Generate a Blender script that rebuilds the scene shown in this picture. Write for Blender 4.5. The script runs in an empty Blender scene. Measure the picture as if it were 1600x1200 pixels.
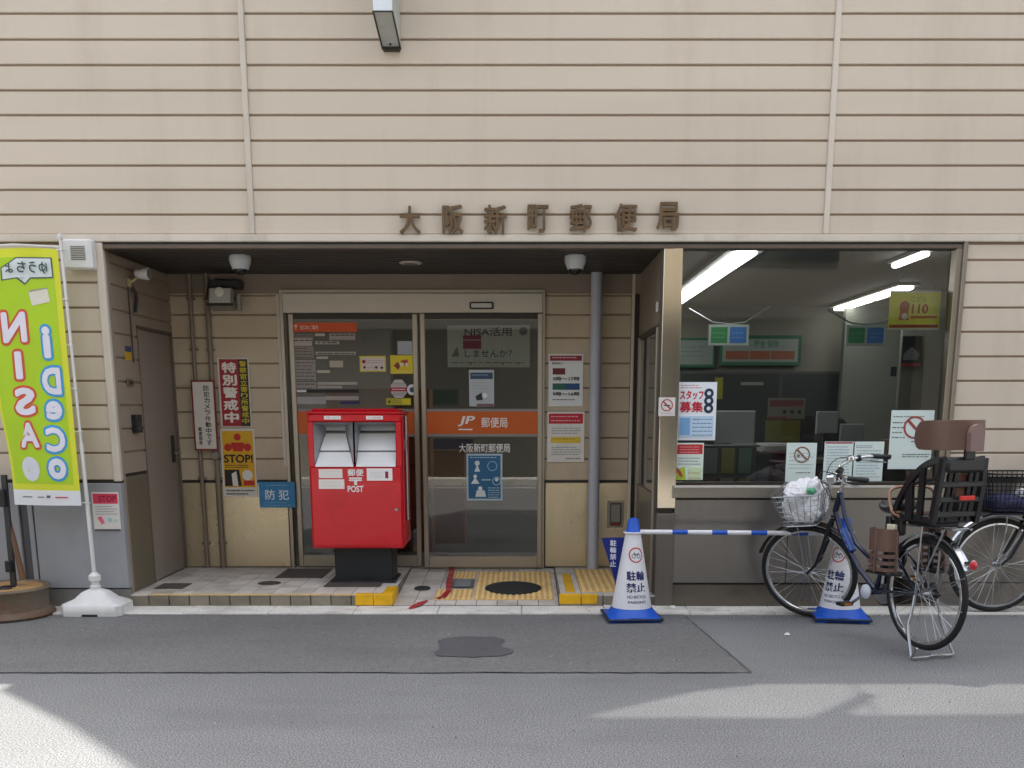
import bpy, bmesh, math, random
from mathutils import Vector, Matrix
random.seed(7)
R = math.radians
scene = bpy.context.scene
col = scene.collection

# ---------------------------------------------------------------- camera, sky, sun, exposure
F, CX, CY, CAMH, TH = 1560.0, 815.0, 964.0, 1.43, R(11.75)
cam_d = bpy.data.cameras.new('camera'); cam = bpy.data.objects.new('camera', cam_d); col.objects.link(cam)
cam.location = (0, 0, CAMH); cam.rotation_euler = (R(90) - TH, 0, 0)
cam_d.sensor_width = 36; cam_d.lens = F / 1600 * 36
cam_d.shift_x = (800 - CX) / 1600; cam_d.shift_y = (CY - 600) / 1600
cam_d.clip_start = 0.05; cam_d.clip_end = 500
scene.camera = cam
SUN_T, SUN_DX = 3.2, 0.10                       # slope of the sun's ray over +Y and its drift in X
sd = Vector((SUN_DX, 1, SUN_T)).normalized()
sl = bpy.data.lights.new('sun', 'SUN'); sl.energy = 2.3; sl.angle = R(0.5); sl.color = (1, .95, .87)
so = bpy.data.objects.new('sun', sl); col.objects.link(so); so.location = (0, 6, 20)
so.rotation_euler = sd.to_track_quat('Z', 'Y').to_euler()
w = bpy.data.worlds.new('World'); scene.world = w; w.use_nodes = True
nt = w.node_tree; bg = nt.nodes['Background']; bg.inputs[1].default_value = 0.12
sky = nt.nodes.new('ShaderNodeTexSky'); sky.sky_type = 'NISHITA'; sky.sun_disc = False
sky.sun_elevation = math.asin(sd.z); sky.sun_rotation = math.atan2(sd.x, sd.y)
sky.air_density = 1.0; sky.dust_density = 4.0; sky.ozone_density = 1.0
hz = nt.nodes.new('ShaderNodeHueSaturation'); hz.inputs['Saturation'].default_value = .42      # hazy summer sky
nt.links.new(sky.outputs[0], hz.inputs['Color']); nt.links.new(hz.outputs[0], bg.inputs[0])
scene.view_settings.view_transform = 'Standard'; scene.view_settings.look = 'None'
scene.view_settings.exposure = 1.76; scene.view_settings.gamma = 1
scene.cycles.use_denoising = True
scene.cycles.max_bounces = 9; scene.cycles.transparent_max_bounces = 16; scene.cycles.diffuse_bounces = 5
scene.cycles.caustics_reflective = False; scene.cycles.caustics_refractive = False
scene.cycles.sample_clamp_indirect = 6

# ---------------------------------------------------------------- photo pixel -> place
D = 7.2
YB = 8.52                                       # back wall of the entrance recess
def _ray(px, py):
    a = (px - CX) / F; b = (CY - py) / F
    return a, math.cos(TH) + b * math.sin(TH), -math.sin(TH) + b * math.cos(TH)
def P(px, py, Y=D):
    a, b, c = _ray(px, py); t = Y / b
    return a * t, CAMH + c * t
def G(px, py, z=0.0):
    a, b, c = _ray(px, py); t = (z - CAMH) / c
    return a * t, b * t
def rect(px0, py0, px1, py1, Y):
    m = (py0 + py1) / 2
    return P(px0, m, Y)[0], P(px1, m, Y)[0], P(px0, py1, Y)[1], P(px0, py0, Y)[1]

# ---------------------------------------------------------------- materials
def lin(h):
    if isinstance(h, tuple): return h
    h = h.lstrip('#'); c = [int(h[i:i+2], 16) / 255 for i in (0, 2, 4)]
    return tuple(x / 12.92 if x <= .04045 else ((x + .055) / 1.055) ** 2.4 for x in c)
MATS = {}
def mat(name, c, rough=.6, metal=0.0, var=.10, scale=3.0, bump=.0, bscale=60, stretch=(1, 1, 1), spec=.5, coat=0, fine=0.0, fscale=200, dirt=None, dirt_amt=0.0, dirt_scale=(1.5,1.5,1.5), emit=0, sheen=0):
    if name in MATS: return MATS[name]
    c = lin(c); m = bpy.data.materials.new(name); m.use_nodes = True; n = m.node_tree.nodes; L = m.node_tree.links
    b = n['Principled BSDF']
    tc = n.new('ShaderNodeTexCoord'); mp = n.new('ShaderNodeMapping'); mp.inputs['Scale'].default_value = stretch
    L.new(tc.outputs['Object'], mp.inputs[0])
    nz = n.new('ShaderNodeTexNoise'); nz.inputs['Scale'].default_value = scale; nz.inputs['Detail'].default_value = 5
    L.new(mp.outputs[0], nz.inputs['Vector'])
    mr = n.new('ShaderNodeMapRange'); mr.inputs['From Min'].default_value = .25; mr.inputs['From Max'].default_value = .75
    mr.inputs['To Min'].default_value = 1 - var; mr.inputs['To Max'].default_value = 1 + var
    L.new(nz.outputs[0], mr.inputs[0])
    vm = n.new('ShaderNodeVectorMath'); vm.operation = 'SCALE'; vm.inputs[0].default_value = c
    L.new(mr.outputs[0], vm.inputs['Scale'])
    last = vm.outputs[0]
    if fine > 0:
        f = n.new('ShaderNodeTexNoise'); f.inputs['Scale'].default_value = fscale; f.inputs['Detail'].default_value = 2
        L.new(tc.outputs['Object'], f.inputs['Vector'])
        fr = n.new('ShaderNodeMapRange'); fr.inputs['From Min'].default_value = .3; fr.inputs['From Max'].default_value = .7
        fr.inputs['To Min'].default_value = 1 - fine; fr.inputs['To Max'].default_value = 1 + fine
        L.new(f.outputs[0], fr.inputs[0])
        v2 = n.new('ShaderNodeVectorMath'); v2.operation = 'SCALE'; L.new(last, v2.inputs[0]); L.new(fr.outputs[0], v2.inputs['Scale']); last = v2.outputs[0]
    if dirt:
        d = n.new('ShaderNodeTexNoise'); d.inputs['Scale'].default_value = 1; d.inputs['Detail'].default_value = 7; d.inputs['Roughness'].default_value = .65
        mp2 = n.new('ShaderNodeMapping'); mp2.inputs['Scale'].default_value = dirt_scale; L.new(tc.outputs['Object'], mp2.inputs[0]); L.new(mp2.outputs[0], d.inputs['Vector'])
        dr = n.new('ShaderNodeMapRange'); dr.inputs['From Min'].default_value = .5; dr.inputs['From Max'].default_value = .75; dr.inputs['To Max'].default_value = dirt_amt
        L.new(d.outputs[0], dr.inputs[0])
        mx = n.new('ShaderNodeMix'); mx.data_type = 'RGBA'; L.new(dr.outputs[0], mx.inputs[0]); L.new(last, mx.inputs[6]); mx.inputs[7].default_value = (*lin(dirt), 1); last = mx.outputs[2]
    L.new(last, b.inputs['Base Color'])
    b.inputs['Roughness'].default_value = rough; b.inputs['Metallic'].default_value = metal
    b.inputs['Specular IOR Level'].default_value = spec; b.inputs['Coat Weight'].default_value = coat
    if var > 0 and rough > .15:
        rr = n.new('ShaderNodeMapRange'); rr.inputs['To Min'].default_value = max(0, rough - .1); rr.inputs['To Max'].default_value = min(1, rough + .1)
        L.new(nz.outputs[0], rr.inputs[0]); L.new(rr.outputs[0], b.inputs['Roughness'])
    if bump > 0:
        bn = n.new('ShaderNodeTexNoise'); bn.inputs['Scale'].default_value = bscale; bn.inputs['Detail'].default_value = 4
        L.new(mp.outputs[0], bn.inputs['Vector'])
        bp = n.new('ShaderNodeBump'); bp.inputs['Strength'].default_value = bump; bp.inputs['Distance'].default_value = .01
        L.new(bn.outputs[0], bp.inputs['Height']); L.new(bp.outputs[0], b.inputs['Normal'])
    if emit: b.inputs['Emission Color'].default_value = (*c, 1); b.inputs['Emission Strength'].default_value = emit
    MATS[name] = m; return m
def glassmat(name, tint=(.86, .9, .88), rough=0.0, ior=1.5, wob=.0):
    m = bpy.data.materials.new(name); m.use_nodes = True; n = m.node_tree.nodes; L = m.node_tree.links; n.clear()
    o = n.new('ShaderNodeOutputMaterial'); mx = n.new('ShaderNodeMixShader'); t = n.new('ShaderNodeBsdfTransparent'); g = n.new('ShaderNodeBsdfGlossy')
    fr = n.new('ShaderNodeFresnel'); fr.inputs[0].default_value = ior; t.inputs[0].default_value = (*tint, 1); g.inputs['Roughness'].default_value = rough
    nz = n.new('ShaderNodeTexNoise'); nz.inputs['Scale'].default_value = 1.1; bp = n.new('ShaderNodeBump'); bp.inputs['Strength'].default_value = wob; bp.inputs['Distance'].default_value = .01
    L.new(nz.outputs[0], bp.inputs['Height']); L.new(bp.outputs[0], g.inputs['Normal'])
    L.new(fr.outputs[0], mx.inputs[0]); L.new(t.outputs[0], mx.inputs[1]); L.new(g.outputs[0], mx.inputs[2]); L.new(mx.outputs[0], o.inputs[0])
    return m
def C(h, rough=.5, **k):                         # printed or painted colour with slight unevenness
    nm = 'paint_' + (h if isinstance(h, str) else '_'.join('%d' % (x*100) for x in h)).strip('#') + ('' if rough == .5 else '_%d' % (rough*100))
    return mat(nm, h, rough, var=.05, scale=9, **k)

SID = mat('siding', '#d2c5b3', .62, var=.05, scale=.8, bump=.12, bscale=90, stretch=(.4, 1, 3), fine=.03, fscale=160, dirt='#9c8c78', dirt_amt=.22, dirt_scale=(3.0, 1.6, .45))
SIDL = mat('siding_side_shaded', '#9c8e7d', .62, var=.06, scale=1.5, bump=.12, bscale=90, stretch=(1, .4, 3), fine=.03, dirt='#6b5e4c', dirt_amt=.35)  # siding tone darkened: the side wall's shade is put into the colour
SIDR = mat('siding_recess_shaded', '#c6b79d', .62, var=.06, scale=1.5, bump=.12, bscale=90, stretch=(.4, 1, 3), fine=.03, dirt='#80705c', dirt_amt=.35, dirt_scale=(1.6, 1.6, .8))  # copy of the siding with the recess shade mixed into its colour
GROOVE = mat('groove', '#95836f', .8)
TRIM = mat('trim', '#d6ccbd', .5, var=.06, dirt='#8b8072', dirt_amt=.4, dirt_scale=(3, 3, .6))
STEEL = mat('brushed_steel', '#9a9186', .33, .95, var=.06, scale=2, bump=.05, bscale=40, stretch=(12, 12, .3))
STEELH = mat('brushed_steel_across', '#9b958a', .38, .9, var=.07, scale=2, bump=.05, bscale=40, stretch=(.3, 12, 12))
BRONZE = mat('bronze_panel', '#908c87', .36, .85, var=.10, scale=1.3, bump=.03, bscale=30, stretch=(3, 3, .4), dirt='#5c554c', dirt_amt=.3, dirt_scale=(2, 2, .5))
DARKM = mat('dark_metal', '#3d3833', .45, .5, var=.1)
ALU = mat('bronze_aluminium', '#aaa294', .42, .8, var=.07, stretch=(1, 1, .3))
GREY = mat('grey_panel', '#9b9da1', .6, var=.07, scale=1.2, dirt='#6b6b6c', dirt_amt=.45, dirt_scale=(1.2, 1, .7), bump=.05, bscale=20)
BEIGEP = mat('beige_panel', '#d3c4a2', .26, .55, var=.07, scale=1.4, dirt='#8b7f6a', dirt_amt=.25, dirt_scale=(5, 2, .5))
SOFF = mat('soffit', '#3a332d', .5, var=.1)
DOORM = mat('steel_door', '#958b7e', .5, .1, var=.05)
BLACK = mat('black_plastic', '#17181a', .42, var=.08); RUB = mat('rubber', '#1c1c1d', .8, var=.15, scale=20, bump=.1)
CHROME = mat('chrome', '#d9dadb', .16, 1, var=.03); SILV = mat('silver_metal', '#a9abad', .3, .9, var=.05)
WHITE = mat('white_plastic', '#e2e2df', .4, var=.03, dirt='#a8a49b', dirt_amt=.25, dirt_scale=(9, 9, 6))
ASPH = mat('asphalt', '#7b7c7d', .9, var=.10, scale=.9, bump=.25, bscale=150, fine=.7, fscale=130, dirt='#5f6062', dirt_amt=.5, dirt_scale=(.5, 1.5, 1))
ASPD = mat('asphalt_patch', '#727271', .88, var=.10, scale=1.1, bump=.5, bscale=190, fine=.35, fscale=120, dirt='#58585a', dirt_amt=.45, dirt_scale=(.7, 1.6, 1))
CONC = mat('concrete', '#dedbd2', .85, var=.12, scale=5, bump=.4, bscale=50, fine=.12, fscale=90, dirt='#7f7a70', dirt_amt=.65, dirt_scale=(2.5, 5, 2))
TILES = [mat('tile_%d' % i, c, .6, var=.12, scale=6, bump=.15, bscale=60, dirt='#6e675c', dirt_amt=.5, dirt_scale=(4, 4, 4)) for i, c in enumerate(('#d6cfc3', '#cbc4b8', '#ded7cc'))]
TILEF = [mat('face_tile_%d' % i, c, .65, var=.15, scale=6, bump=.2, dirt='#4f493e', dirt_amt=.7, dirt_scale=(4, 4, 6)) for i, c in enumerate(('#8d8575', '#7f7868'))]
GROUT = mat('grout', '#4a443c', .9, var=.2, scale=10)
TACB = mat('tactile_groove', '#e6bd78', .7, var=.15, scale=7, dirt='#8f6a3a', dirt_amt=.5, dirt_scale=(6, 6, 6))
TACT = mat('tactile_yellow', '#ffdf9a', .6, var=.10, scale=7, bump=.15, dirt='#c09a58', dirt_amt=.5, dirt_scale=(6, 6, 6))
YEL = mat('safety_yellow', '#eab40c', .5, var=.1, scale=9, dirt='#8a6c1c', dirt_amt=.4, dirt_scale=(12, 12, 12))
REDP = mat('postbox_red', '#cf1524', .32, var=.06, scale=3, coat=.2, dirt='#a51a22', dirt_amt=.5, dirt_scale=(4, 4, 3), bump=.02, bscale=8)
ORANGE = C('#cc5c04', .4)
BLUEP = mat('cone_blue', '#1658c4', .4, var=.06, scale=8); CONEW = mat('cone_white', '#e8e9ec', .45, var=.05, scale=6, dirt='#a9a9ac', dirt_amt=.35, dirt_scale=(7, 7, 4))
BROWN = mat('seat_brown', '#674d43', .42, var=.06, scale=6); COPPER = mat('copper_plastic', '#a07e68', .3, .4, var=.08)
FRAMEM = mat('bike_navy', '#1c2940', .25, .5, var=.05, coat=.5)
WPAP = mat('paper', '#e3e6e4', .6, var=.03, scale=4); CREAM = C('#efe9d6', .6); MINT = mat('paper_mint', '#dbe9e4', .6, var=.03, scale=4)
GLASS = glassmat('window_glass', (.88, .91, .88), ior=1.75, wob=.05); GLASSD = glassmat('door_glass', (.82, .84, .82), ior=1.95, wob=.05)
BRASS = mat('bronze_letter', '#77644f', .32, .85, var=.15, scale=14)
WOOD = mat('wood', '#6b4a30', .6, var=.2, scale=5, stretch=(1, 1, .1), bump=.2)
RUST = mat('rusty_paint', '#6e6253', .7, var=.2, scale=8, dirt='#6d3a22', dirt_amt=.8, dirt_scale=(5, 5, 9), bump=.2)
LAMP = mat('lamp_tube', '#ffffff', .5, emit=3.4, var=0)
INW = mat('interior_wall', '#7f7c70', .8, var=.04); INWL = mat('interior_wall_light', '#777970', .7, var=.04); INC = mat('interior_ceiling', '#77786f', .85, var=.05)
INF = mat('interior_floor', '#57564f', .6, var=.1); INB = mat('interior_brown', '#7c4e2c', .5, var=.12, stretch=(1, 1, .2))

# ---------------------------------------------------------------- mesh builder
_txt = {}
def glyphs(s, bold, depth):
    k = (s, bold, depth)
    if k not in _txt:
        cu = bpy.data.curves.new('t', 'FONT'); cu.body = s; cu.size = 1; cu.resolution_u = 3; cu.offset = bold; cu.extrude = depth
        if depth == 0: cu.fill_mode = 'FRONT'
        o = bpy.data.objects.new('t', cu); col.objects.link(o)
        dg = bpy.context.evaluated_depsgraph_get(); me = bpy.data.meshes.new_from_object(o.evaluated_get(dg))
        vs = [tuple(v.co) for v in me.vertices]; fs = [tuple(p.vertices) for p in me.polygons]
        bpy.data.objects.remove(o); bpy.data.curves.remove(cu); bpy.data.meshes.remove(me)
        _txt[k] = (vs, fs)
    return _txt[k]
class MB:
    def __init__(s, M=None): s.v = []; s.f = []; s.fm = []; s.fs = []; s.mats = []; s.M = M or Matrix(); s.flat = False
    def add(s, vs, fs, m, smooth=False, M=None):
        T = s.M @ M if M is not None else s.M
        o = len(s.v); s.v += [tuple(T @ Vector(v)) for v in vs]
        if m not in s.mats: s.mats.append(m)
        i = s.mats.index(m)
        for f in fs: s.f.append(tuple(o + k for k in f)); s.fm.append(i); s.fs.append(smooth)
        return s
    def box(s, x0, x1, y0, y1, z0, z1, m, b=0.0, M=None):
        x0, x1 = sorted((x0, x1)); y0, y1 = sorted((y0, y1)); z0, z1 = sorted((z0, z1))
        b = min(b, (x1-x0)*.45, (y1-y0)*.45, (z1-z0)*.45)
        if b <= 0:
            vs = [(x, y, z) for x in (x0, x1) for y in (y0, y1) for z in (z0, z1)]
            return s.add(vs, [(0,1,3,2),(4,6,7,5),(0,4,5,1),(2,3,7,6),(0,2,6,4),(1,5,7,3)], m, M=M)
        vs = []; idx = {}
        for i, x in enumerate((x0, x1)):
            for j, y in enumerate((y0, y1)):
                for k, z in enumerate((z0, z1)):
                    a = b if i == 0 else -b; c = b if j == 0 else -b; d = b if k == 0 else -b
                    idx[i,j,k] = len(vs); vs += [(x, y+c, z+d), (x+a, y, z+d), (x+a, y+c, z)]
        fs = []
        q = ((0,0),(0,1),(1,1),(1,0))
        for i in (0, 1): fs.append([idx[i,j,k] for j, k in q])
        for j in (0, 1): fs.append([idx[i,j,k]+1 for i, k in q])
        for k in (0, 1): fs.append([idx[i,j,k]+2 for i, j in q])
        for i in (0,1):
            for j in (0,1): fs.append([idx[i,j,0], idx[i,j,0]+1, idx[i,j,1]+1, idx[i,j,1]])
            for k in (0,1): fs.append([idx[i,0,k], idx[i,0,k]+2, idx[i,1,k]+2, idx[i,1,k]])
        for j in (0,1):
            for k in (0,1): fs.append([idx[0,j,k]+1, idx[0,j,k]+2, idx[1,j,k]+2, idx[1,j,k]+1])
        for v in idx.values(): fs.append([v, v+1, v+2])
        return s.add(vs, fs, m, M=M)
    def prism(s, pts, y0, y1, m, M=None, smooth=False):      # polygon in XZ, extruded in Y
        n = len(pts)
        vs = [(x, y0, z) for x, z in pts] + [(x, y1, z) for x, z in pts]
        fs = [tuple(range(n)), tuple(range(2*n-1, n-1, -1))]
        s.add(vs, fs, m, M=M)
        return s.add(vs, [(i, (i+1) % n, n+(i+1) % n, n+i) for i in range(n)], m, smooth, M=M)
    def slab(s, pts, z0, z1, m, M=None):                     # polygon in XY, extruded in Z
        n = len(pts); vs = [(x, y, z0) for x, y in pts] + [(x, y, z1) for x, y in pts]
        return s.add(vs, [tuple(range(n)), tuple(range(2*n-1, n-1, -1))] + [(i, (i+1) % n, n+(i+1) % n, n+i) for i in range(n)], m, M=M)
    def tube(s, path, r, m, n=8, closed=False, M=None, cap=True):
        pts = [Vector(p) for p in path]; N = len(pts)
        rs = r if isinstance(r, (list, tuple)) else [r]*N
        tan = []
        for i in range(N):
            a = pts[(i-1) % N] if (closed or i > 0) else pts[i]; b = pts[(i+1) % N] if (closed or i < N-1) else pts[i]
            tan.append((b-a).normalized())
        up = Vector((0, 0, 1)) if abs(tan[0].z) < .9 else Vector((0, 1, 0))
        u = tan[0].cross(up).normalized(); vs = []; fs = []
        for i in range(N):
            t = tan[i]; u = (u - t * u.dot(t)).normalized(); w_ = t.cross(u)
            for k in range(n):
                a = 2*math.pi*k/n; vs.append(tuple(pts[i] + (u*math.cos(a) + w_*math.sin(a))*rs[i]))
        for i in range(N if closed else N-1):
            j = (i+1) % N
            for k in range(n): fs.append((i*n+k, i*n+(k+1) % n, j*n+(k+1) % n, j*n+k))
        s.add(vs, fs, m, True, M=M)
        if cap and not closed:
            s.add(vs[:n], [tuple(range(n))], m, M=M); s.add(vs[-n:], [tuple(range(n))], m, M=M)
        return s
    def lathe(s, prof, m, c=(0, 0, 0), axis='Z', n=24, M=None, smooth=True):
        vs = []; fs = []
        for r_, z in prof:
            for k in range(n):
                a = 2*math.pi*k/n; x, y = r_*math.cos(a), r_*math.sin(a)
                p = (x, y, z) if axis == 'Z' else ((x, z, y) if axis == 'Y' else (z, x, y))
                vs.append((p[0]+c[0], p[1]+c[1], p[2]+c[2]))
        for i in range(len(prof)-1):
            for k in range(n): fs.append((i*n+k, i*n+(k+1) % n, (i+1)*n+(k+1) % n, (i+1)*n+k))
        return s.add(vs, fs, m, smooth, M=M)
    def sweep(s, path, prof, m, closed=False, M=None, up=(0, 1, 0), smooth=True):   # profile (a,b): a along up, b along side
        pts = [Vector(p) for p in path]; N = len(pts); n = len(prof); U = Vector(up); vs = []; fs = []
        for i in range(N):
            a = pts[(i-1) % N] if (closed or i > 0) else pts[i]; b = pts[(i+1) % N] if (closed or i < N-1) else pts[i]
            t = (b-a).normalized(); sd_ = t.cross(U).normalized()
            for pa, pb in prof: vs.append(tuple(pts[i] + U*pa + sd_*pb))
        for i in range(N if closed else N-1):
            j = (i+1) % N
            for k in range(n): fs.append((i*n+k, i*n+(k+1) % n, j*n+(k+1) % n, j*n+k))
        s.add(vs, fs, m, smooth, M=M)
        if not closed:
            s.add(vs[:n], [tuple(range(n))], m, M=M); s.add(vs[-n:], [tuple(range(n))], m, M=M)
        return s
    def text(s, t, x0, x1, z0, z1, y, m, bold=.0, depth=0, flip=False, M=None, vertical=False):
        if vertical:
            n = len(t); h = (z1-z0)/n
            for i, ch in enumerate(t): s.text(ch, x0, x1, z1-(i+.94)*h, z1-(i+.06)*h, y, m, bold, depth, flip, M)
            return s
        vs, fs = glyphs(t, 0, depth)
        if not vs: return s
        if bold > 0:
            V = []; Fc = []; bb = bold*.8
            for q, (ox, oz) in enumerate(((0, 0), (bb, 0), (-bb, 0), (0, bb), (0, -bb), (bb*.7, bb*.7), (-bb*.7, -bb*.7))):
                o_ = len(V); V += [(v[0]+ox, v[1]+oz, v[2]+.00004*q) for v in vs]; Fc += [tuple(o_+i for i in f) for f in fs]
            vs, fs = V, Fc
        ax = min(v[0] for v in vs); bx = max(v[0] for v in vs); az = min(v[1] for v in vs); bz = max(v[1] for v in vs)
        if t in 'ーI1ｌl一': 
            mid = (x0+x1)/2; hw = (x1-x0)*.12
            if t != 'ー' and t != '一': x0, x1 = mid-hw, mid+hw
        kx = (x1-x0)/max(bx-ax, 1e-4); kz = (z1-z0)/max(bz-az, 1e-4)
        if t == 'ー' : kz = kx
        out = []
        for v in vs:
            x = x0+(v[0]-ax)*kx; z = z0+(v[1]-az)*kz
            if t == 'ー': z += (z1-z0)*.45
            if flip: x = x0+x1-x
            out.append((x, y - v[2], z))
        return s.add(out, fs, m, M=M)
    def build(s, name, parent=None, org=None, props=None):
        me = bpy.data.meshes.new(name)
        if parent is None and org is None:
            xs = [v[0] for v in s.v]; ys = [v[1] for v in s.v]; zs = [v[2] for v in s.v]
            org = ((min(xs)+max(xs))/2, (min(ys)+max(ys))/2, min(zs))
        if parent is not None:
            p = parent
            while p.parent is not None: p = p.parent
            org = tuple(p.get('_o', (0, 0, 0)))
        me.from_pydata([(v[0]-org[0], v[1]-org[1], v[2]-org[2]) for v in s.v], [], s.f)
        for m in s.mats: me.materials.append(m)
        me.polygons.foreach_set('material_index', s.fm); me.polygons.foreach_set('use_smooth', s.fs)
        if not s.flat:
            bm = bmesh.new(); bm.from_mesh(me); bmesh.ops.recalc_face_normals(bm, faces=bm.faces); bm.to_mesh(me); bm.free()
        me.update()
        if any(s.fs): me.set_sharp_from_angle(angle=R(40))
        o = bpy.data.objects.new(name, me); col.objects.link(o)
        if parent is not None: o.parent = parent
        else: o.location = org
        return o
def tag(o, label, cat, group=None):
    o['label'] = label; o['category'] = cat
    if group: o['group'] = group
    return o
def struct(o): o['kind'] = 'structure'; return o
def thing(name, loc, label, cat, group=None, local=False):
    o = bpy.data.objects.new(name, None); col.objects.link(o); o.location = loc; o.empty_display_size = .1
    o['_o'] = (0.0, 0.0, 0.0) if local else tuple(float(v) for v in loc)
    return tag(o, label, cat, group)

# ---------------------------------------------------------------- ground
mb = MB(); mb.add([(-60, -60, -.004), (60, -60, -.004), (60, 60, -.004), (-60, 60, -.004)], [(0, 1, 2, 3)], CONC); struct(mb.build('ground', org=(0, 0, 0)))
mb = MB(); N = 40
mb.add([(-40, -2.3, 0), (40, -2.3, 0), (40, 6.95, 0), (-40, 6.95, 0)], [(0, 1, 2, 3)], ASPH); struct(mb.build('road', org=(0, 0, 0)))
random.seed(3)
def jag(x0, y0, x1, y1, n, a):
    return [(x0+(x1-x0)*i/n + (random.uniform(-a, a) if 0 < i < n else 0), y0+(y1-y0)*i/n + (random.uniform(-a, a) if 0 < i < n else 0)) for i in range(n)]
pp = jag(1.27, 5.345, 1.15, 6.946, 14, .004) + jag(1.15, 6.946, -3.2, 6.946, 20, .003) + jag(-3.2, 6.946, -3.75, 6.33, 12, .012) + jag(-3.75, 6.33, -6, 5.9, 10, .01) + jag(-6, 5.9, -6, 5.345, 4, .01) + jag(-6, 5.345, 1.27, 5.345, 60, .006)
mb = MB(); mb.add([(x, y, .004) for x, y in pp], [tuple(range(len(pp)))], ASPD); struct(mb.build('road_patch', org=(0, 0, 0)))
seam = mat('tar_seam', '#545456', .8, var=.3, scale=20)
mb = MB()
for a in (jag(-4, 5.345, 1.27, 5.345, 60, .008), jag(1.27, 5.345, 1.15, 6.94, 20, .004)):
    for (x0, y0), (x1, y1) in zip(a, a[1:]):
        d = Vector((x1-x0, y1-y0)); nn = Vector((-d.y, d.x)).normalized() * random.uniform(.002, .0075)
        mb.add([(x0-nn.x, y0-nn.y, .0065), (x1-nn.x, y1-nn.y, .0065), (x1+nn.x, y1+nn.y, .0065), (x0+nn.x, y0+nn.y, .0065)], [(0, 1, 2, 3)], seam)
struct(mb.build('road_seam', org=(0, 0, 0)))
# damp stains on the patch
stain = mat('damp_asphalt', '#57575a', .75, var=.12, scale=6, fine=.2, fscale=140, bump=.4, bscale=190)
stain2 = mat('damp_asphalt_light', '#68686b', .8, var=.12, scale=6, fine=.2, fscale=140, bump=.4, bscale=190)
def blob(pts, z, m, name, a=.02):
    g = [G(x, y, z) for x, y in pts]; out = []
    for (x0, y0), (x1, y1) in zip(g, g[1:]+g[:1]):
        out += jag(x0, y0, x1, y1, 6, a)
    mb = MB(); mb.add([(x, y, z) for x, y in out], [tuple(range(len(out)))], m); return struct(mb.build(name, org=(0, 0, 0)))
blob([(684, 1000), (700, 996), (735, 994), (775, 995), (789, 999), (782, 1008), (803, 1018), (790, 1024), (735, 1027), (682, 1024), (676, 1019), (690, 1012)], .008, stain, 'road_stain', .012)

# concrete gutter strip and entrance floor
mb = MB(); x = -12
while x < 12:
    mb.box(x+.002, x+.598, 6.944, 7.6, -.05, .016 if x > -3 else .014, CONC, .005); x += .6
struct(mb.build('gutter_kerb', org=(0, 0, 0)))

def tiles(mb, x0, x1, y0, y1, zf, sx=.147, sy=.147, mats=TILES, skip=None):
    nx = max(1, round((x1-x0)/sx)); ny = max(1, round((y1-y0)/sy)); sx = (x1-x0)/nx; sy = (y1-y0)/ny
    for i in range(nx):
        for j in range(ny):
            a, b = x0+i*sx+.0025, x0+(i+1)*sx-.0025; c, d = y0+j*sy+.0025, y0+(j+1)*sy-.0025
            if skip and skip((a+b)/2, (c+d)/2): continue
            vs = [(a, c, zf(c)), (b, c, zf(c)), (b, d, zf(d)), (a, d, zf(d))]
            mb.add(vs, [(0, 1, 2, 3)], random.choice(mats))
            lo = [(p[0], p[1], p[2]-.008) for p in vs]
            mb.add(vs+lo, [(0, 1, 5, 4), (1, 2, 6, 5), (2, 3, 7, 6), (3, 0, 4, 7)], random.choice(mats))
PX0, PX1, PX2, PX3 = -2.885, -.955, .285, 1.07
zp = lambda y: .098
zr = lambda y: .022 + .066*(y-7.21)/1.31
def platform(name, x0, x1, tact=None):
    mb = MB(); mb.box(x0, x1, D+.012, YB+.2, 0, .093, GROUT)
    tiles(mb, x0, x1, D, YB, zp, skip=tact)
    n = max(1, round((x1-x0)/.147)); s_ = (x1-x0)/n
    for i in range(n): mb.box(x0+i*s_+.003, x0+(i+1)*s_-.003, D, D+.014, .004, .090, random.choice(TILEF), .004)
    n = 9; 
    for sx_ in ((x1, 1), (x0, -1)):
        for i in range(n):
            mb.box(sx_[0]-.006 if sx_[1] > 0 else sx_[0]-.006, sx_[0]+.006, D+.003+i*.145, D+.142+i*.145, .004, .0905, random.choice(TILEF), .003)
    return struct(mb.build(name, org=(0, 0, 0)))
platform('entrance_step', PX0, PX1)
platform('entrance_step', PX2, PX3)
mb = MB(); mb.add([(PX1, 7.2, zr(7.2)-.005), (PX2, 7.2, zr(7.2)-.005), (PX2, YB+.1, zr(YB+.1)-.005), (PX1, YB+.1, zr(YB+.1)-.005)], [(0, 1, 2, 3)], GROUT)
tiles(mb, PX1+.008, PX2-.008, 7.21, YB, zr); struct(mb.build('entrance_ramp', org=(0, 0, 0)))
# faded yellow nosing on the left step, bright yellow corner paint
nos = mat('worn_nosing', '#dfc07a', .6, var=.2, scale=14, dirt='#a39a8a', dirt_amt=.8, dirt_scale=(9, 9, 9))
mb = MB(); mb.box(-2.73, PX1-.27, D-.003, D+.035, .0955, .1005, nos, .001); struct(mb.build('step_nosing', org=(0, 0, 0)))
mb = MB()
mb.box(PX1-.265, PX1-.135, D-.006, D+.06, .02, .103, YEL, .004); mb.box(PX1-.13, PX1+.008, D-.006, D+.06, .02, .103, YEL, .004)
mb.box(PX1-.075, PX1+.010, D+.062, D+.34, .02, .103, YEL, .004); struct(mb.build('step_edge_paint', org=(0, 0, 0)))
mb = MB(); mb.box(PX2-.008, PX2+.15, D-.006, D+.035, .03, .103, YEL, .004); mb.box(PX2+.155, PX2+.27, D-.006, D+.03, .03, .103, YEL, .004)
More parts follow.
